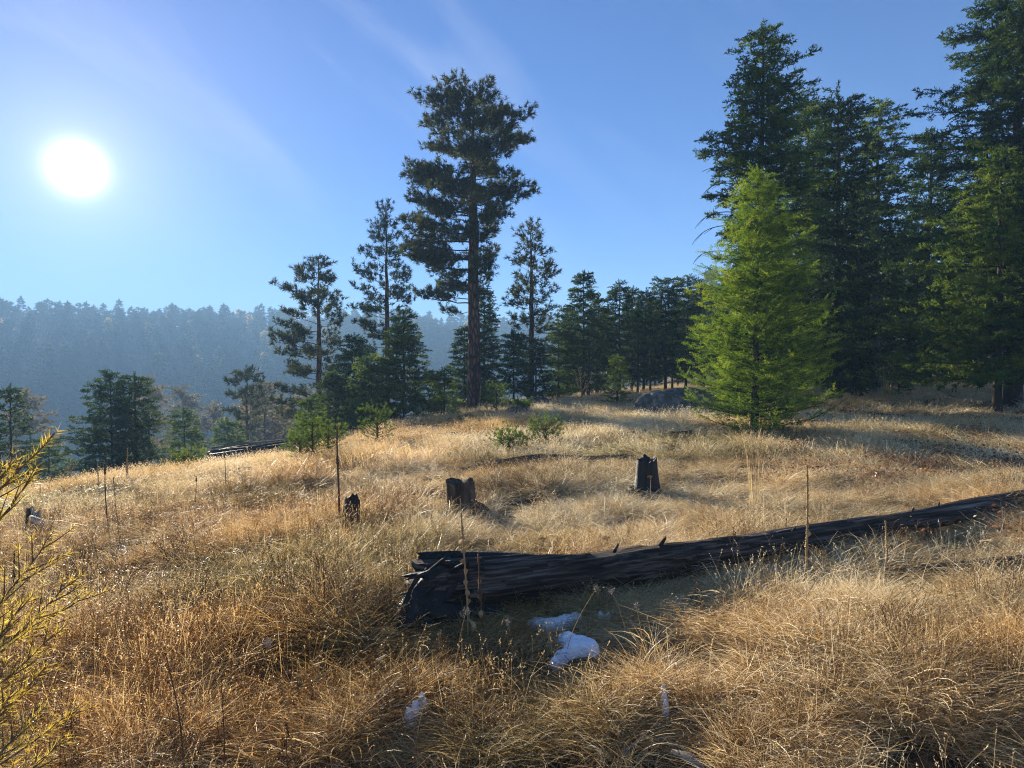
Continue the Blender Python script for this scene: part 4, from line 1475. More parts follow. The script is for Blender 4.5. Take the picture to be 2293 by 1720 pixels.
def larch_branch(A, B, seed, twigs=10, sag=.06, nd=1.0):
    rng = np.random.default_rng(seed)
    A, B = np.asarray(A, float), np.asarray(B, float)
    L = np.linalg.norm(B - A)
    s = np.linspace(0, 1, 14)
    b = A + (B - A) * s[:, None]
    b[:, 2] -= sag * L * np.sin(s * PI) - .02 * L * s
    b += np.cumsum(rng.normal(size=(14, 3)) * .006 * L, 0) * s[:, None]
    w, nl = Geo(), Geo()
    w.add(*tube(b, .0045 * (1 - s * .75), 5))
    curves = [(b, 1.0)]
    T = norm(np.gradient(b, axis=0))
    for k in range(twigs):
        q = .12 + .80 * (k + rng.uniform(0, .8)) / twigs
        p = np.array([np.interp(q, s, b[:, c]) for c in range(3)])
        ax = np.array([np.interp(q, s, T[:, c]) for c in range(3)])
        sd = norm(np.cross(ax, [0, 0, 1.])) * (1 if k % 2 else -1)
        d = norm(ax * .75 + sd * .6 + np.array([0, 0, rng.uniform(-.3, .45)]))
        tl = L * rng.uniform(.22, .42) * (1.1 - q * .6)
        c = p + d * tl * np.linspace(0, 1, 7)[:, None]
        c[:, 2] += .12 * tl * np.linspace(0, 1, 7) ** 2
        w.add(*tube(c, .0022 * (1 - np.linspace(0, 1, 7) * .7), 4))
        curves.append((c, .8))
    for c, f in curves:
        cl = np.linalg.norm(np.diff(c, axis=0), axis=1).sum()
        m = int(cl / .011 * nd)
        q = rng.uniform(.06, 1, m)
        u = np.linspace(0, 1, len(c))
        p = np.stack([np.interp(q, u, c[:, i]) for i in range(3)], -1)
        tt = norm(np.gradient(c, axis=0))
        ax = norm(np.stack([np.interp(q, u, tt[:, i]) for i in range(3)], -1))
        for r_ in range(4):
            o = rng.normal(size=(m, 3))
            o = norm(o - (o * ax).sum(-1, keepdims=True) * ax)
            dd = norm(o * .8 + ax * .75)
            V, F = tri_needles(p + rng.normal(size=(m, 3)) * .001, dd, rng.uniform(.018, .032, m), .0015, rng)
            nl.add(V, F, np.repeat(rng.normal(.5, .22, m), 3))
    return w, nl


lt = thing('larch_sapling', 'golden yellow larch sapling with feathery shoots at the left edge, nearest the camera', 'tree', (-1.62, 1.35, gz(-1.62, 1.35)))
lt_l = np.array(lt.location)
g = Geo()
hz_ = np.linspace(0, 1, 8)
g.add(*tube(np.stack([.02 * np.sin(hz_ * 5), .02 * np.cos(hz_ * 4), -.1 + hz_ * 2.0], -1), .022 * (1 - hz_ * .8), 8))
link('trunk', g.mesh('trunk', M['larch_twig'], True), lt)
_br = [(-160, 1240, 1.45, 112, 966, 1.62), (-150, 1300, 1.42, 98, 1052, 1.56), (-150, 1180, 1.45, 36, 1030, 1.6), (-140, 1500, 1.45, 120, 1200, 1.75), (-140, 1560, 1.5, 175, 1275, 1.85),
       (-140, 1640, 1.5, 140, 1400, 1.75), (-120, 1700, 1.5, 110, 1490, 1.7), (-120, 1800, 1.3, 90, 1590, 1.55),
       (-110, 1560, 1.35, 50, 1350, 1.5), (-100, 1720, 1.25, 40, 1540, 1.4), (-100, 1850, 1.3, 150, 1660, 1.55), (-140, 1480, 1.6, 215, 1340, 2.0), (-120, 1780, 1.5, 190, 1570, 1.8)]
for k, (a, b, Ya, c, d, Yb) in enumerate(_br):
    A, B = at(a, b, Ya) - lt_l, at(c, d, Yb) - lt_l
    w, nl = larch_branch(A, B, 600 + k, 12 if k > 2 else 9, .05, 1.1)
    br = link('branch', w.mesh('branch', M['larch_twig']), lt)
    link('needles', nl.mesh('needles', M['larch']), br, kind='stuff')

# ------------------------------------------------------------------ dead stalks, weeds and flower heads


def stalk(px, Y, top, label, r=.008, spike=.35, rs=.016, mat='stalk', lean=0.0, seed=0, leaves=0, group='dead mullein stalks in the meadow', bumps=True, name='mullein_stalk'):
    rng = np.random.default_rng(seed)
    loc = on_ground(px, Y)
    H = height_at(px, top, Y) - loc[2]
    t = thing(name, label, 'plant', loc, group=group)
    s = np.linspace(0, 1, 12)
    c = np.stack([lean * H * s + np.sin(s * 4 + seed) * .012 * H, np.cos(s * 3 + seed) * .01 * H, -.05 + s * (H + .05)], -1)
    g = Geo()
    g.add(*tube(c, r * (1 - .45 * s), 7))
    link('stem', g.mesh('stem', M[mat], True), t)
    # seed spike: rows of dry capsules
    g = Geo()
    z0 = 1 - spike
    m = int(spike * H / (rs * .8)) + 3
    for i in range(m):
        q = z0 + spike * i / m
        p = np.array([np.interp(q, s, c[:, k]) for k in range(3)])
        rr = rs * (1 - .5 * ((q - z0) / spike) ** 1.5) * rng.uniform(.55, 1.15) * (.75 + .5 * noise(i * .35, seed, 0, 3))
        n = 6
        th = np.arange(n) / n * 2 * PI + i * .7
        jr = rr * rng.uniform(.65, 1.2, n)
        ring = np.stack([p[0] + jr * np.cos(th), p[1] + jr * np.sin(th), p[2] + rng.uniform(-.3, .3, n) * rs], -1)
        V = np.concatenate([ring, [p - [0, 0, rs * .7], p + [0, 0, rs * .7]]])
        a = np.arange(n)
        F = np.concatenate([np.stack([a, (a + 1) % n, np.full(n, n + 1)], -1), np.stack([(a + 1) % n, a, np.full(n, n)], -1)])
        g.add(V, F, rng.uniform(.2, .8))
    link('seed_spike', g.mesh('seed_spike', M[mat]), t)
    for i in range(leaves):
        q = .12 + .75 * i / max(1, leaves)
        p = np.array([np.interp(q, s, c[:, k]) for k in range(3)])
        a = rng.uniform(0, 2 * PI)
        d = np.array([math.cos(a), math.sin(a), 0])
        sd = np.array([-d[1], d[0], 0])
        L = rng.uniform(.05, .11) * (1.2 - q)
        k5 = np.linspace(0, 1, 6)[:, None]
        mid = p + d * L * np.sin(k5 * 2.6) * .6 + np.array([0, 0, -1.]) * L * (k5 ** 1.5) * .9
        wd = (np.sin(k5 * PI * .9 + .2) * .014)
        V = np.stack([mid - sd * wd, mid + sd * wd + d * wd * .6], 1).reshape(-1, 3)
        F = np.array([[2 * z, 2 * z + 1, 2 * z + 3, 2 * z + 2] for z in range(5)])
        g = Geo()
        g.add(V, F)
        link('dry_leaf', g.mesh('dry_leaf', M['stalk_pale']), t)
    return t


stalk(757, 7.0, 953, 'tallest dark mullein stalk, beside the small burnt stump', .013, .42, .021, lean=.01, seed=1)
stalk(240, 8.0, 1025, 'tall thin dark mullein stalk before the paired dark firs', .008, .22, .018, lean=-.01, seed=2)
stalk(286, 12.5, 1003, 'pale spiked mullein stalk standing out against the paired dark firs', .012, .75, .026, 'stalk_pale', lean=.0, seed=3)
stalk(439, 8.5, 1066, 'mullein stalk with a short brown tip left of the pole stack', .006, .14, .014, seed=4)
stalk(505, 9.5, 1015, 'thin dark mullein stalk rising in front of the pole stack', .006, .10, .014, lean=-.02, seed=5)
stalk(568, 12.0, 1057, 'short mullein stalk with a dark tip below the pole stack', .007, .25, .017, seed=6)
stalk(634, 12.5, 1048, 'short slim mullein stalk right of the grey dead branch', .006, .25, .014, seed=7)
stalk(222, 12.0, 1035, 'curved brown stalk with loose seed heads left of the tall thin one', .008, .5, .018, 'stalk_pale', lean=-.05, seed=8)
stalk(270, 7.5, 1068, 'leaning thin stalk right of the tall thin dark one', .004, .1, .009, lean=-.12, seed=9)
stalk(32, 5.2, 1235, 'short thick brown spike behind the golden larch', .008, .45, .016, seed=10)
stalk(1810, 4.85, 1040, 'thick pale spiked stalk standing before the big log on the right', .008, .66, .017, 'stalk_pale', lean=-.03, seed=11, leaves=4)
stalk(1988, 5.0, 1165, 'pale crooked stalk with bumpy seed pods before the right half of the log', .008, .85, .015, 'stalk_pale', lean=-.06, seed=12)
stalk(1046, 4.0, 1115, 'tall pale stalk with curled dry leaves before the charred butt of the log', .006, .25, .010, 'stalk_pale', lean=-.03, seed=13, leaves=12)
stalk(1082, 4.05, 1235, 'shorter brown stalk with ragged leaves in front of the log', .005, .7, .012, 'stalk', lean=-.04, seed=14, leaves=5)
stalk(1760, 5.6, 1160, 'brown ragged stalk left of the thick pale stalk', .005, .7, .012, 'stalk', seed=15, leaves=3)
stalk(90, 10.5, 1085, 'thin pale stalk behind the golden larch tips', .005, .4, .012, 'stalk_pale', seed=16)
stalk(1075, 24.0, 862, 'pale dry stalk near the pale young pine', .01, .5, .03, 'stalk_pale', seed=17)


def branching_weed(px, Y, top, label, n=9, mat='stalk_pale', r=.006, head=.016, spread=.5, seed=0, group=None, lean=0, name='dried_weed'):
    rng = np.random.default_rng(seed)
    loc = on_ground(px, Y)
    H = height_at(px, top, Y) - loc[2]
    t = thing(name, label, 'plant', loc, group=group)
    g, hd = Geo(), Geo()
    s = np.linspace(0, 1, 9)
    c = np.stack([lean * s ** 1.5 * H + np.sin(s * 5 + seed) * .015 * H, np.cos(s * 4) * .01 * H, -.04 + s * H], -1)
    g.add(*tube(c, r * (1 - .6 * s), 6))
    tips = [c[-1]]
    for i in range(n):
        q = .25 + .68 * i / n
        p = np.array([np.interp(q, s, c[:, k]) for k in range(3)])
        a = i * 2.4 + rng.uniform(0, .8)
        L = H * spread * (1.05 - q) * rng.uniform(.7, 1.2)
        e = p + np.array([math.cos(a) * L * .55, math.sin(a) * L * .55, L * .9])
        m = (p + e) / 2 + np.array([math.cos(a), math.sin(a), -.3]) * L * .12
        g.add(*tube([p, m, e], [r * .55, r * .4, r * .25], 4))
        tips += [e, m + (e - m) * .5]
    for p in tips:
        for w in range(5):
            pp = p + rng.normal(size=3) * head * .7
            bs = rng.normal(size=(6, 3))
            V = pp + norm(bs) * head * rng.uniform(.35, .7)
            F = np.array([[0, 1, 2], [1, 2, 3], [2, 3, 4], [3, 4, 5], [4, 5, 0], [0, 2, 4], [1, 3, 5]])
            hd.add(V, F)
    link('stem', g.mesh('stem', M[mat]), t)
    link('seed_heads', hd.mesh('seed_heads', M[mat]), t)
    return t


branching_weed(1300, 21.5, 824, 'large brown candelabra weed standing before the dark fir row', 13, 'stalk_pale', .016, .045, .7, 31)
branching_weed(1345, 20.5, 872, 'lower brown weed right of the candelabra weed', 8, 'stalk_pale', .010, .035, .6, 32)
branching_weed(1245, 21.0, 885, 'low brown weed left of the candelabra weed', 8, 'stalk_pale', .010, .03, .6, 33)
branching_weed(160, 13.5, 1030, 'pale bushy weed under the paired dark firs, left side', 8, 'stalk_pale', .007, .02, .5, 34)
branching_weed(345, 13.5, 1035, 'thin twiggy weed under the paired dark firs, right side', 7, 'stalk_pale', .006, .018, .5, 35)
branching_weed(420, 2.55, 1440, 'tall reddish leaning weed with pale fluffy tips in the lower left foreground', 5, 'stalk', .004, .008, .25, 36, lean=-.12)
branching_weed(498, 2.6, 1490, 'thin reddish weed stem right of the leaning one in the lower left', 4, 'stalk', .003, .007, .3, 37, lean=.02)
branching_weed(165, 2.75, 1560, 'dark brown bushy weed at the bottom left', 12, 'stalk', .003, .008, .35, 38)
branching_weed(645, 2.7, 1600, 'dark brown bushy weed at the bottom, left of the yellow flower heads', 12, 'stalk', .003, .008, .35, 39)
branching_weed(775, 4.6, 1310, 'brown weed left of the charred butt of the log', 9, 'stalk', .004, .010, .4, 40)
branching_weed(985, 3.7, 1400, 'orange brown feathery weed before the charred butt', 12, 'stalk_pale', .003, .012, .4, 41)
branching_weed(1640, 5.1, 1170, 'dark twiggy weed behind the middle of the log', 9, 'stalk', .004, .010, .45, 42)
branching_weed(1560, 4.35, 1290, 'dark twiggy weed leaning on the front of the log', 9, 'stalk', .004, .010, .45, 43)
branching_weed(1870, 5.0, 1250, 'small yellowish leafy weed beside the thick pale stalk', 9, 'stalk_pale', .004, .014, .5, 44)
branching_weed(2080, 5.7, 1170, 'grey twiggy weed before the right end of the log', 9, 'stalk', .004, .012, .5, 45)
branching_weed(600, 5.4, 1195, 'golden weed with small round tips in the left meadow', 9, 'stalk_pale', .004, .010, .4, 46)
branching_weed(350, 4.6, 1240, 'pale weed with nodding tips in the left meadow', 6, 'stalk_pale', .003, .010, .3, 47, lean=.12)


def arching(px, Y, top, label, dx, seed, head='oval', mat='stalk_pale'):
    """one thin stem with a fluffy seed head"""
    rng = np.random.default_rng(seed)
    loc = on_ground(px, Y)
    H = height_at(px, top, Y) - loc[2]
    t = thing('seed_stem', label, 'plant', loc, group='single seed heads before the log')
    s = np.linspace(0, 1, 10)
    c = np.stack([dx * s ** 1.6, -.05 * s, s * H], -1)
    g = Geo()
    g.add(*tube(c, .0022 * (1 - .5 * s), 5))
    link('stem', g.mesh('stem', M[mat]), t)
    g = Geo()
    n = 60
    bs = c[-1] + rng.normal(size=(n, 3)) * np.array([.008, .006, .010])
    V, F = tri_needles(bs, norm(rng.normal(size=(n, 3)) + [dx * 3, 0, .6]), rng.uniform(.008, .018, n), .004, rng)
    g.add(V, F)
    link('seed_head', g.mesh('seed_head', M['wood_cut']), t)


arching(1268, 3.75, 1312, 'white fluffy seed head on a thin arching stem over the snow', .16, 51)
arching(1405, 3.9, 1318, 'nodding white seed head right of the snow patch', -.10, 52)
arching(1440, 3.8, 1350, 'oval pale seed head low before the log', -.05, 53)
arching(1150, 3.7, 1385, 'drooping pale seed head left of the snow patch', -.03, 54)
arching(1020, 3.6, 1362, 'tiny curled white seed head before the charred butt', .06, 55)
arching(660, 3.0, 1430, 'small white fluffy seed head in the left foreground', -.10, 56)
arching(930, 2.9, 1560, 'pale fluffy seed head beside the icy snow lump', .05, 57)


def yarrow(px, Y, top, label, size, seed, ht=None):
    rng = np.random.default_rng(seed)
    loc = on_ground(px, Y)
    H = max(.05, height_at(px, top, Y) - loc[2])
    t = thing('flower_head', label, 'flower', loc, group='dried yellow flower heads')
    g = Geo()
    s = np.linspace(0, 1, 5)
    g.add(*tube(np.stack([.01 * s, 0 * s, -.03 + s * H], -1), .003, 5))
    hd = Geo()
    for k in range(46):
        a, q = k * 2.4, math.sqrt((k + .5) / 46)
        p = np.array([math.cos(a) * q * size, math.sin(a) * q * size * .9, H + size * .35 * (1 - q * q) + rng.normal() * size * .08])
        if k % 6 == 0:
            g.add(*tube([[.01, 0, H - size * .8], p], [.0015, .001], 4))
        b = norm(rng.normal(size=(7, 3))) * size * rng.uniform(.10, .19)
        F = np.array([[0, 1, 2], [1, 2, 3], [2, 3, 4], [3, 4, 5], [4, 5, 6], [5, 6, 0], [0, 2, 4], [1, 3, 5], [2, 4, 6]])
        hd.add(p + b, F)
    link('stem', g.mesh('stem', M['stalk_pale']), t)
    link('florets', hd.mesh('florets', M['yarrow']), t)


yarrow(695, 3.3, 1523, 'dried yellow flower head in the foreground, left one of two', .026, 61)
yarrow(838, 3.0, 1592, 'larger dried yellow flower head left of the icy snow lump', .032, 62)
yarrow(605, 2.65, 1702, 'dried yellow flower head at the bottom edge', .028, 63)
yarrow(16, 2.75, 1700, 'dried yellow flower head in the bottom left corner', .026, 64)
yarrow(1357, 5.5, 1205, 'dried yellow flower head just behind the log', .035, 65)
yarrow(1215, 5.6, 1207, 'flattened yellow flower head behind the left half of the log', .035, 66)
yarrow(1840, 4.9, 1236, 'small orange flower head right of the thick pale stalk', .028, 67)
yarrow(1455, 7.3, 1068, 'pale flower head in front of the upright charred stump', .030, 68)

# ------------------------------------------------------------------ grass


def grass_mat(name, stops, green=(0.17, 0.19, 0.05), trans=.45):
    m, ns, ls = nodes_of(name)
    out = ns.new('ShaderNodeOutputMaterial')

    def attr(nm, ty):
        a = ns.new('ShaderNodeAttribute')
        a.attribute_name = nm
        a.attribute_type = ty
        return a.outputs['Fac']

    def mth(op, a, b, c=None):
        q = ns.new('ShaderNodeMath')
        q.operation = op
        for i, v in enumerate((a, b, c)):
            if v is None:
                continue
            if isinstance(v, (int, float)):
                q.inputs[i].default_value = v
            else:
                ls.new(v, q.inputs[i])
        return q.outputs[0]
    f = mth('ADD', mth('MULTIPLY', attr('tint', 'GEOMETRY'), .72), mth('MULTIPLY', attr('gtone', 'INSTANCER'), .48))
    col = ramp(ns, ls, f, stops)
    mx = ns.new('ShaderNodeMix')
    mx.data_type = 'RGBA'
    ls.new(attr('ggreen', 'INSTANCER'), mx.inputs[0])
    ls.new(col, mx.inputs[6])
    mx.inputs[7].default_value = (*green, 1)
    mo = ns.new('ShaderNodeMix')
    mo.data_type = 'RGBA'
    mo.blend_type = 'MULTIPLY'
    ls.new(attr('gorange', 'INSTANCER'), mo.inputs[0])
    ls.new(mx.outputs[2], mo.inputs[6])
    mo.inputs[7].default_value = (1.0, 0.80, 0.54, 1)
    p = ns.new('ShaderNodeBsdfPrincipled')
    ls.new(mo.outputs[2], p.inputs['Base Color'])
    p.inputs['Roughness'].default_value = .45
    p.inputs['Specular IOR Level'].default_value = .35
    t = ns.new('ShaderNodeBsdfTranslucent')
    ls.new(mo.outputs[2], t.inputs['Color'])
    ms = ns.new('ShaderNodeMixShader')
    ms.inputs[0].default_value = trans
    ls.new(p.outputs[0], ms.inputs[1])
    ls.new(t.outputs[0], ms.inputs[2])
    ls.new(ms.outputs[0], out.inputs['Surface'])
    return m


M['grass'] = grass_mat('dry_grass', [(0.16, (0.035, 0.018, 0.009)), (0.32, (0.20, 0.11, 0.042)), (0.55, (0.52, 0.36, 0.15)), (0.80, (0.78, 0.63, 0.35)), (1.0, (0.88, 0.79, 0.58))])
M['red_leaf'] = grass_mat('red_autumn_leaves', [(0.1, (0.10, 0.03, 0.02)), (0.5, (0.22, 0.08, 0.045)), (0.9, (0.36, 0.20, 0.09))])


def blades(g, n, rng, r=.1, az=None, azs=.7, L=(.25, .5), lean=(.1, .6), curl=(.5, 1.5), w=.0032, segs=5, tint=(.2, .9), z0=0.0):
    a0 = rng.uniform(0, 2 * PI, n)
    rr = r * np.sqrt(rng.uniform(0, 1, n))
    base = np.stack([rr * np.cos(a0), rr * np.sin(a0), np.full(n, -.02) + rng.uniform(0, z0 + 1e-6, n)], -1)
    A = a0 + rng.normal(size=n) * .8 if az is None else az + rng.normal(size=n) * azs
    Ln = rng.uniform(*L, n)
    le, cu = rng.uniform(*lean, n), rng.uniform(*curl, n)
    s = np.linspace(0, 1, segs + 1)
    ph = le[:, None] + cu[:, None] * s[None] ** 1.2
    ph = np.minimum(ph, 2.3)
    ds = Ln[:, None] / segs
    hx = np.cumsum(np.concatenate([np.zeros((n, 1)), np.sin(ph[:, :-1]) * ds], 1), 1)
    hz = np.cumsum(np.concatenate([np.zeros((n, 1)), np.cos(ph[:, :-1]) * ds], 1), 1)
    Aw = A[:, None] + (rng.normal(size=n) * .5)[:, None] * s[None]
    C = np.stack([base[:, 0:1] + hx * np.cos(Aw), base[:, 1:2] + hx * np.sin(Aw), base[:, 2:3] + hz], -1)
    tw = rng.uniform(-1.2, 1.2, n)
    perp = np.stack([-np.sin(A), np.cos(A), np.zeros(n)], -1) * np.cos(tw)[:, None] + np.array([0, 0, 1.]) * np.sin(tw)[:, None]
    wd = w * rng.uniform(.6, 1.3, n)[:, None] * (1 - s[None] ** 1.5 * .85)
    V = np.stack([C - perp[:, None] * wd[..., None] / 2, C + perp[:, None] * wd[..., None] / 2], 2).reshape(-1, 3)
    m = (segs + 1) * 2
    k = np.arange(segs) * 2
    F1 = np.stack([k, k + 1, k + 3, k + 2], -1)
    F = (F1[None] + (np.arange(n) * m)[:, None, None]).reshape(-1, 4)
    ti = np.repeat(rng.uniform(*tint, n), m)
    g.add(V, F, ti)
    return C[:, -1], C[:, -2]


def heads(g, tips, prev, rng, n=7, size=.012, w=.004, tint=.8):
    for p, q in zip(tips, prev):
        d = norm(p - q)
        t = rng.uniform(-.9, 1, n)[:, None]
        b = p + d * t * size * 2.2
        V, F = tri_needles(b, norm(rng.normal(size=(n, 3)) * .6 + d), rng.uniform(.6, 1.3, n) * size, w, rng)
        g.add(V, F, tint + rng.uniform(-.2, .15))


def tuft_mesh(kind, seed):
    rng = np.random.default_rng(seed)
    g = Geo()
    if kind == 'mat':
        blades(g, 80, rng, .15, 0.0, 1.05, (.20, .46), (.55, 1.35), (.3, 1.2), .0055, 5, (.05, 1))
        blades(g, 30, rng, .15, None, 0, (.12, .3), (.8, 1.5), (.0, .6), .003, 4, (.0, .5))
    elif kind == 'bunch':
        blades(g, 110, rng, .09, None, 0, (.14, .36), (.2, 1.1), (.5, 1.6), .0046, 5, (.0, 1))
    elif kind == 'fine':
        blades(g, 110, rng, .12, 0.4, 1.1, (.16, .32), (.3, 1.2), (.3, 1.6), .0030, 5, (.0, .8))
    elif kind == 'upright':
        a, b = blades(g, 13, rng, .14, None, 0, (.22, .50), (.0, .4), (.0, .6), .0030, 5, (.5, 1))
        heads(g, a, b, rng)
        blades(g, 60, rng, .12, None, 0, (.1, .26), (.4, 1.3), (.3, 1.4), .0042, 4, (.1, .9))
    elif kind == 'litter':
        blades(g, 110, rng, .20, None, 0, (.07, .24), (1.0, 1.6), (-.2, .45), .0050, 3, (.0, 1.0), .06)
    elif kind == 'forb':
        for k in range(5):
            x, y = rng.normal(size=2) * .05
            s = np.linspace(0, 1, 6)
            H = rng.uniform(.2, .42)
            c = np.stack([x + rng.normal() * .08 * s, y + rng.normal() * .08 * s, s * H], -1)
            V, F = tube(c, .0022 * (1 - .4 * s), 4)
            g.add(V, F, .15)
            for q in range(9):
                p = c[2 + q % 4] + rng.normal(size=3) * .008
                e = p + np.array([rng.normal() * .035, rng.normal() * .035, rng.uniform(.02, .06)])
                V, F = tube([p, e], [.001, .0008], 3)
                g.add(V, F, .15)
                bs = e + norm(rng.normal(size=(6, 3))) * rng.uniform(.004, .008)
                g.add(bs, np.array([[0, 1, 2], [1, 2, 3], [2, 3, 4], [3, 4, 5], [4, 5, 0], [0, 2, 4]]), rng.uniform(.1, .95))
        blades(g, 40, rng, .14, None, 0, (.08, .22), (.3, 1.3), (.2, 1), .003, 4, (.05, .6))
    elif kind == 'far_mat':
        blades(g, 60, rng, .28, 0.0, .8, (.16, .38), (.5, 1.3), (.3, 1.2), .011, 3, (.1, 1))
    elif kind == 'far_up':
        a, b = blades(g, 14, rng, .24, None, 0, (.16, .36), (.0, .5), (.0, .7), .007, 3, (.3, 1))
        heads(g, a, b, rng, 3, .02, .010)
        blades(g, 30, rng, .24, None, 0, (.1, .25), (.5, 1.4), (.3, 1.), .012, 3, (.1, .9))
    elif kind == 'debris':
        for k in range(7):
            a = rng.uniform(0, 2 * PI)
            L = rng.uniform(.06, .22)
            p = np.array([rng.normal() * .08, rng.normal() * .08, rng.uniform(.01, .09)])
            d = np.array([math.cos(a), math.sin(a), rng.normal() * .35]) * L
            k_ = rng.normal(size=3) * .12 * L
            V, F = tube([p, p + d * .5 + k_, p + d], [.0032, .0025, .001], 5)
            g.add(V, F, rng.choice([.05, .2, 1.25]))
        for k in range(16):
            p = np.array([rng.normal() * .1, rng.normal() * .1, rng.uniform(.01, .12)])
            d, u = norm(rng.normal(size=3)), norm(rng.normal(size=3))
            s_ = rng.uniform(.006, .016)
            g.add([p - d * s_, p + u * s_ * .5, p + d * s_, p - u * s_ * .5], [[0, 1, 2, 3]], rng.choice([.1, .5, 1.2]))
    elif kind == 'red':
        for k in range(60):
            p = np.array([rng.normal() * .12, rng.normal() * .12, rng.uniform(.02, .16)])
            d, u = norm(rng.normal(size=3)), norm(rng.normal(size=3))
            s_ = rng.uniform(.010, .022)
            V = [p - d * s_, p + u * s_ * .6, p + d * s_, p - u * s_ * .6]
            g.add(V, [[0, 1, 2, 3]], rng.uniform(0, 1))
        blades(g, 20, rng, .15, None, 0, (.08, .2), (.1, .9), (.2, .8), .002, 4, (.0, .4))
    return g.mesh('tuft', M['red_leaf' if kind == 'red' else 'grass'])


kinds = ['debris'] * 3 + ['mat'] * 4 + ['bunch'] * 3 + ['fine'] * 2 + ['upright'] * 3 + ['litter'] * 2 + ['forb'] * 3 + ['far_mat'] * 3 + ['far_up'] * 3
KI = {k: [i for i, q in enumerate(kinds) if q == k] for k in set(kinds)}
protos = [tuft_mesh(k, 900 + i) for i, k in enumerate(kinds)]
rg = np.random.default_rng(5)


def ring(n, r0, r1, th0, th1):
    th = np.radians(rg.uniform(th0, th1, n))
    r = np.sqrt(rg.uniform(r0 * r0, r1 * r1, n))
    return r * np.sin(th), r * np.cos(th)


P_ = []
for n, r0, r1, a, b, lod in [(1500, .5, 2.2, -180, 180, 0), (7000, 2.2, 5.5, -48, 48, 0), (2200, 2.2, 6, 48, 312, 0), (11000, 5.5, 11, -46, 46, 0), (9000, 11, 18, -44, 44, 1), (13000, 18, 38, -42, 42, 1), (2500, 5, 20, 46, 90, 1), (2500, 5, 20, -90, -46, 1), (1500, 6, 20, 90, 270, 1)]:
    x, y = ring(n, r0, r1, a, b)
    P_.append(np.stack([x, y, np.full(n, lod)], -1))
P_ = np.concatenate(P_)
x, y, lod = P_.T
# bare gaps between the tussocks
gap = fbm(x * 1.9, y * 1.9, 5, 3, 41)
left = sstep(1.0, -1.5, x + (fbm(x * .5, y * .5, 6, 2, 44) - .5) * 3)
keep = rg.uniform(size=len(x)) < np.clip((gap - .37 - .02 * left) / .11, .04, 1)
hf = (.45 + 1.05 * fbm(x * .8, y * .8, 7, 3, 42)) * (1 - .28 * sstep(5.5, 8, np.hypot(x, y)))
for cx, cy, cr in NO_GRASS:
    keep &= ((x - cx) ** 2 + (y - cy) ** 2) > cr * cr
low = np.ones(len(x))
for cx, cy, cr, f in LOW_GRASS:
    d = np.sqrt((x - cx) ** 2 + (y - cy) ** 2)
    low = np.minimum(low, np.where(d < cr, f, 1))
hf *= low
keep &= (rg.uniform(size=len(x)) < np.where(low < .8, .9, 1))
# under the big firs the ground is thin and needle covered
x, y, lod, hf, left, low, gap = [q[keep] for q in (x, y, lod, hf, left, low, gap)]
n = len(x)
u = rg.uniform(size=n)
patch = fbm(x * .7, y * .7, 11, 3, 45)
cum_l = np.array([.28, .42, .52, .66, .84, 1.0])
cum_r = np.array([.50, .66, .74, .80, .94, 1.0])
extra_debris = rg.uniform(size=n) < .09
names = ['mat', 'bunch', 'fine', 'upright', 'litter', 'forb']
idx = np.zeros(n, int)
for i in range(n):
    if lod[i] > .5:
        k = 'far_up' if u[i] < .35 + .35 * left[i] else 'far_mat'
    else:
        c = cum_l * left[i] + cum_r * (1 - left[i])
        k = names[min(5, int(np.searchsorted(c, u[i])))]
        if low[i] < .8 and k in ('upright',):
            k = 'litter'
    if extra_debris[i] and lod[i] < .5:
        k = 'debris'
    q = KI[k]
    idx[i] = q[int(u[i] * 9973) % len(q)]
flow = 2 * PI * fbm(x * .28, y * .28, 12, 2, 46) * 1.6 + rg.normal(size=n) * .5
rot = np.stack([rg.normal(size=n) * .08, rg.normal(size=n) * .08, flow], -1)
size = rg.uniform(.75, 1.2, n) * np.where(lod > .5, 1.05, .92)
rr_ = np.hypot(x, y)
size = size * np.clip(.72 + .28 * sstep(2, 5, rr_), .5, 1)
scl = np.stack([size, size, size * hf], -1)
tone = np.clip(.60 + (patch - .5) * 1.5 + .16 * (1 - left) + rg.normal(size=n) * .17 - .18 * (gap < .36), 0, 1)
green = np.clip((fbm(x * .55, y * .55, 13, 3, 47) - .56) * 4.0, 0, .55) * rg.uniform(.2, 1, n)
orange = np.clip(.05 + .55 * left + (fbm(x * .6, y * .6, 14, 3, 48) - .5) * 1.8, 0, 1)
scatter_object('dry_grass', np.stack([x, y, ground_z(x, y)], -1), rot, scl, idx, protos, {'gtone': tone, 'ggreen': green, 'gorange': orange})

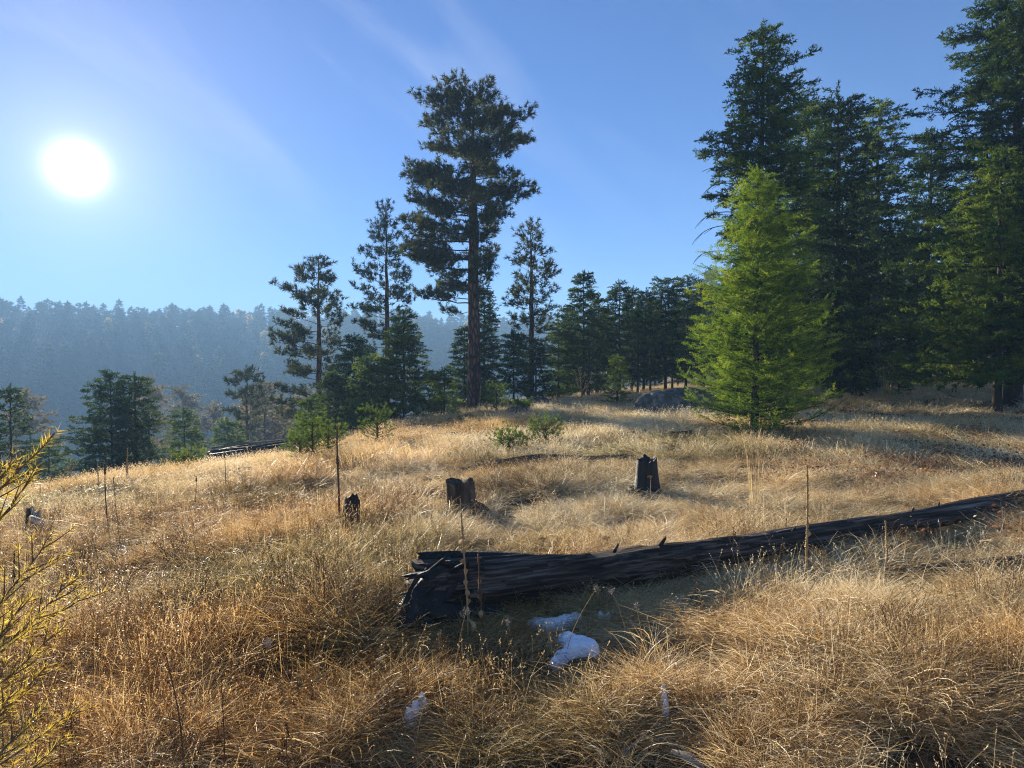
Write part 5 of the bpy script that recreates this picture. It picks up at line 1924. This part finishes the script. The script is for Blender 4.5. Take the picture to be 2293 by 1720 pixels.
# red leaved ground cover in the right half
xs, ys = [], []
for cx, cy, sx, sy, m in [(6.4, 9.3, 1.4, .6, 130), (4.3, 8.6, .4, .3, 26), (7.5, 12.5, 2.2, 1.0, 80), (-1.5, 18, 3.5, 2, 90), (4.2, 5.9, .5, .2, 12)]:
    xs.append(rg.normal(cx, sx, m))
    ys.append(rg.normal(cy, sy, m))
xs, ys = np.concatenate(xs), np.concatenate(ys)
m = len(xs)
q = rg.uniform(.6, 1.3, m)
scatter_object('red_ground_cover', np.stack([xs, ys, ground_z(xs, ys)], -1), np.stack([xs * 0, xs * 0, rg.uniform(0, 6.28, m)], -1), np.stack([q, q, q], -1),
               rg.integers(0, 2, m), [tuft_mesh('red', 1), tuft_mesh('red', 2)], {'gtone': rg.uniform(0, 1, m), 'ggreen': rg.uniform(0, .2, m), 'gorange': rg.uniform(0, .4, m)})

# tall straw clumps that stand out
for px, Y, top, lab, nb in [(1690, 7.2, 930, 'tall upright clump of straw grass before the bright green fir', 34), (1235, 3.75, 1400, 'clump of thin upright straw left of the snow', 40),
                            (2260, 3.0, 1180, 'tall leaning straw stems at the right edge of the foreground', 16), (1990, 20.0, 812, 'pale dry grass clump in the gap below the big right firs', 40),
                            (1775, 12.0, 905, 'tall dry grass stems at the right foot of the bright green fir', 20)]:
    rng = np.random.default_rng(px)
    loc = on_ground(px, Y)
    H = height_at(px, top, Y) - loc[2]
    g = Geo()
    far = Y / 3.5
    a, b = blades(g, nb, rng, .05 * max(1, far * .6), None, 0, (H * .6, H * 1.05), (.0, .16), (.0, .3), .0026 * max(1, far * .8), 6, (.7, 1.0))
    heads(g, a, b, rng, 6, .012 * max(1, far * .6), .003 * max(1, far * .7))
    me = g.mesh('grass_clump', M['grass'])
    o = link('grass_clump', me, label=lab, category='grass')
    o.location = loc

# ------------------------------------------------------------------ haze
HZ_TOP, HZ_BOT, HZ_R = 100.0, -75.0, 1500.0
bm = bmesh.new()
bmesh.ops.create_cube(bm, size=1)
me = bpy.data.meshes.new('haze')
bm.to_mesh(me)
bm.free()
hz = link('haze', me, kind='stuff')
hz.location = (0, 60, (HZ_TOP + HZ_BOT) / 2)
hz.scale = (2 * HZ_R, 2 * HZ_R, HZ_TOP - HZ_BOT)
m, ns, ls = nodes_of('haze')
out = ns.new('ShaderNodeOutputMaterial')
pv = ns.new('ShaderNodeVolumePrincipled')
pv.inputs['Color'].default_value = (0.38, 0.66, 1.0, 1)
pv.inputs['Density'].default_value = 0.0013
pv.inputs['Anisotropy'].default_value = 0.0
ls.new(pv.outputs[0], out.inputs['Volume'])
me.materials.append(m)
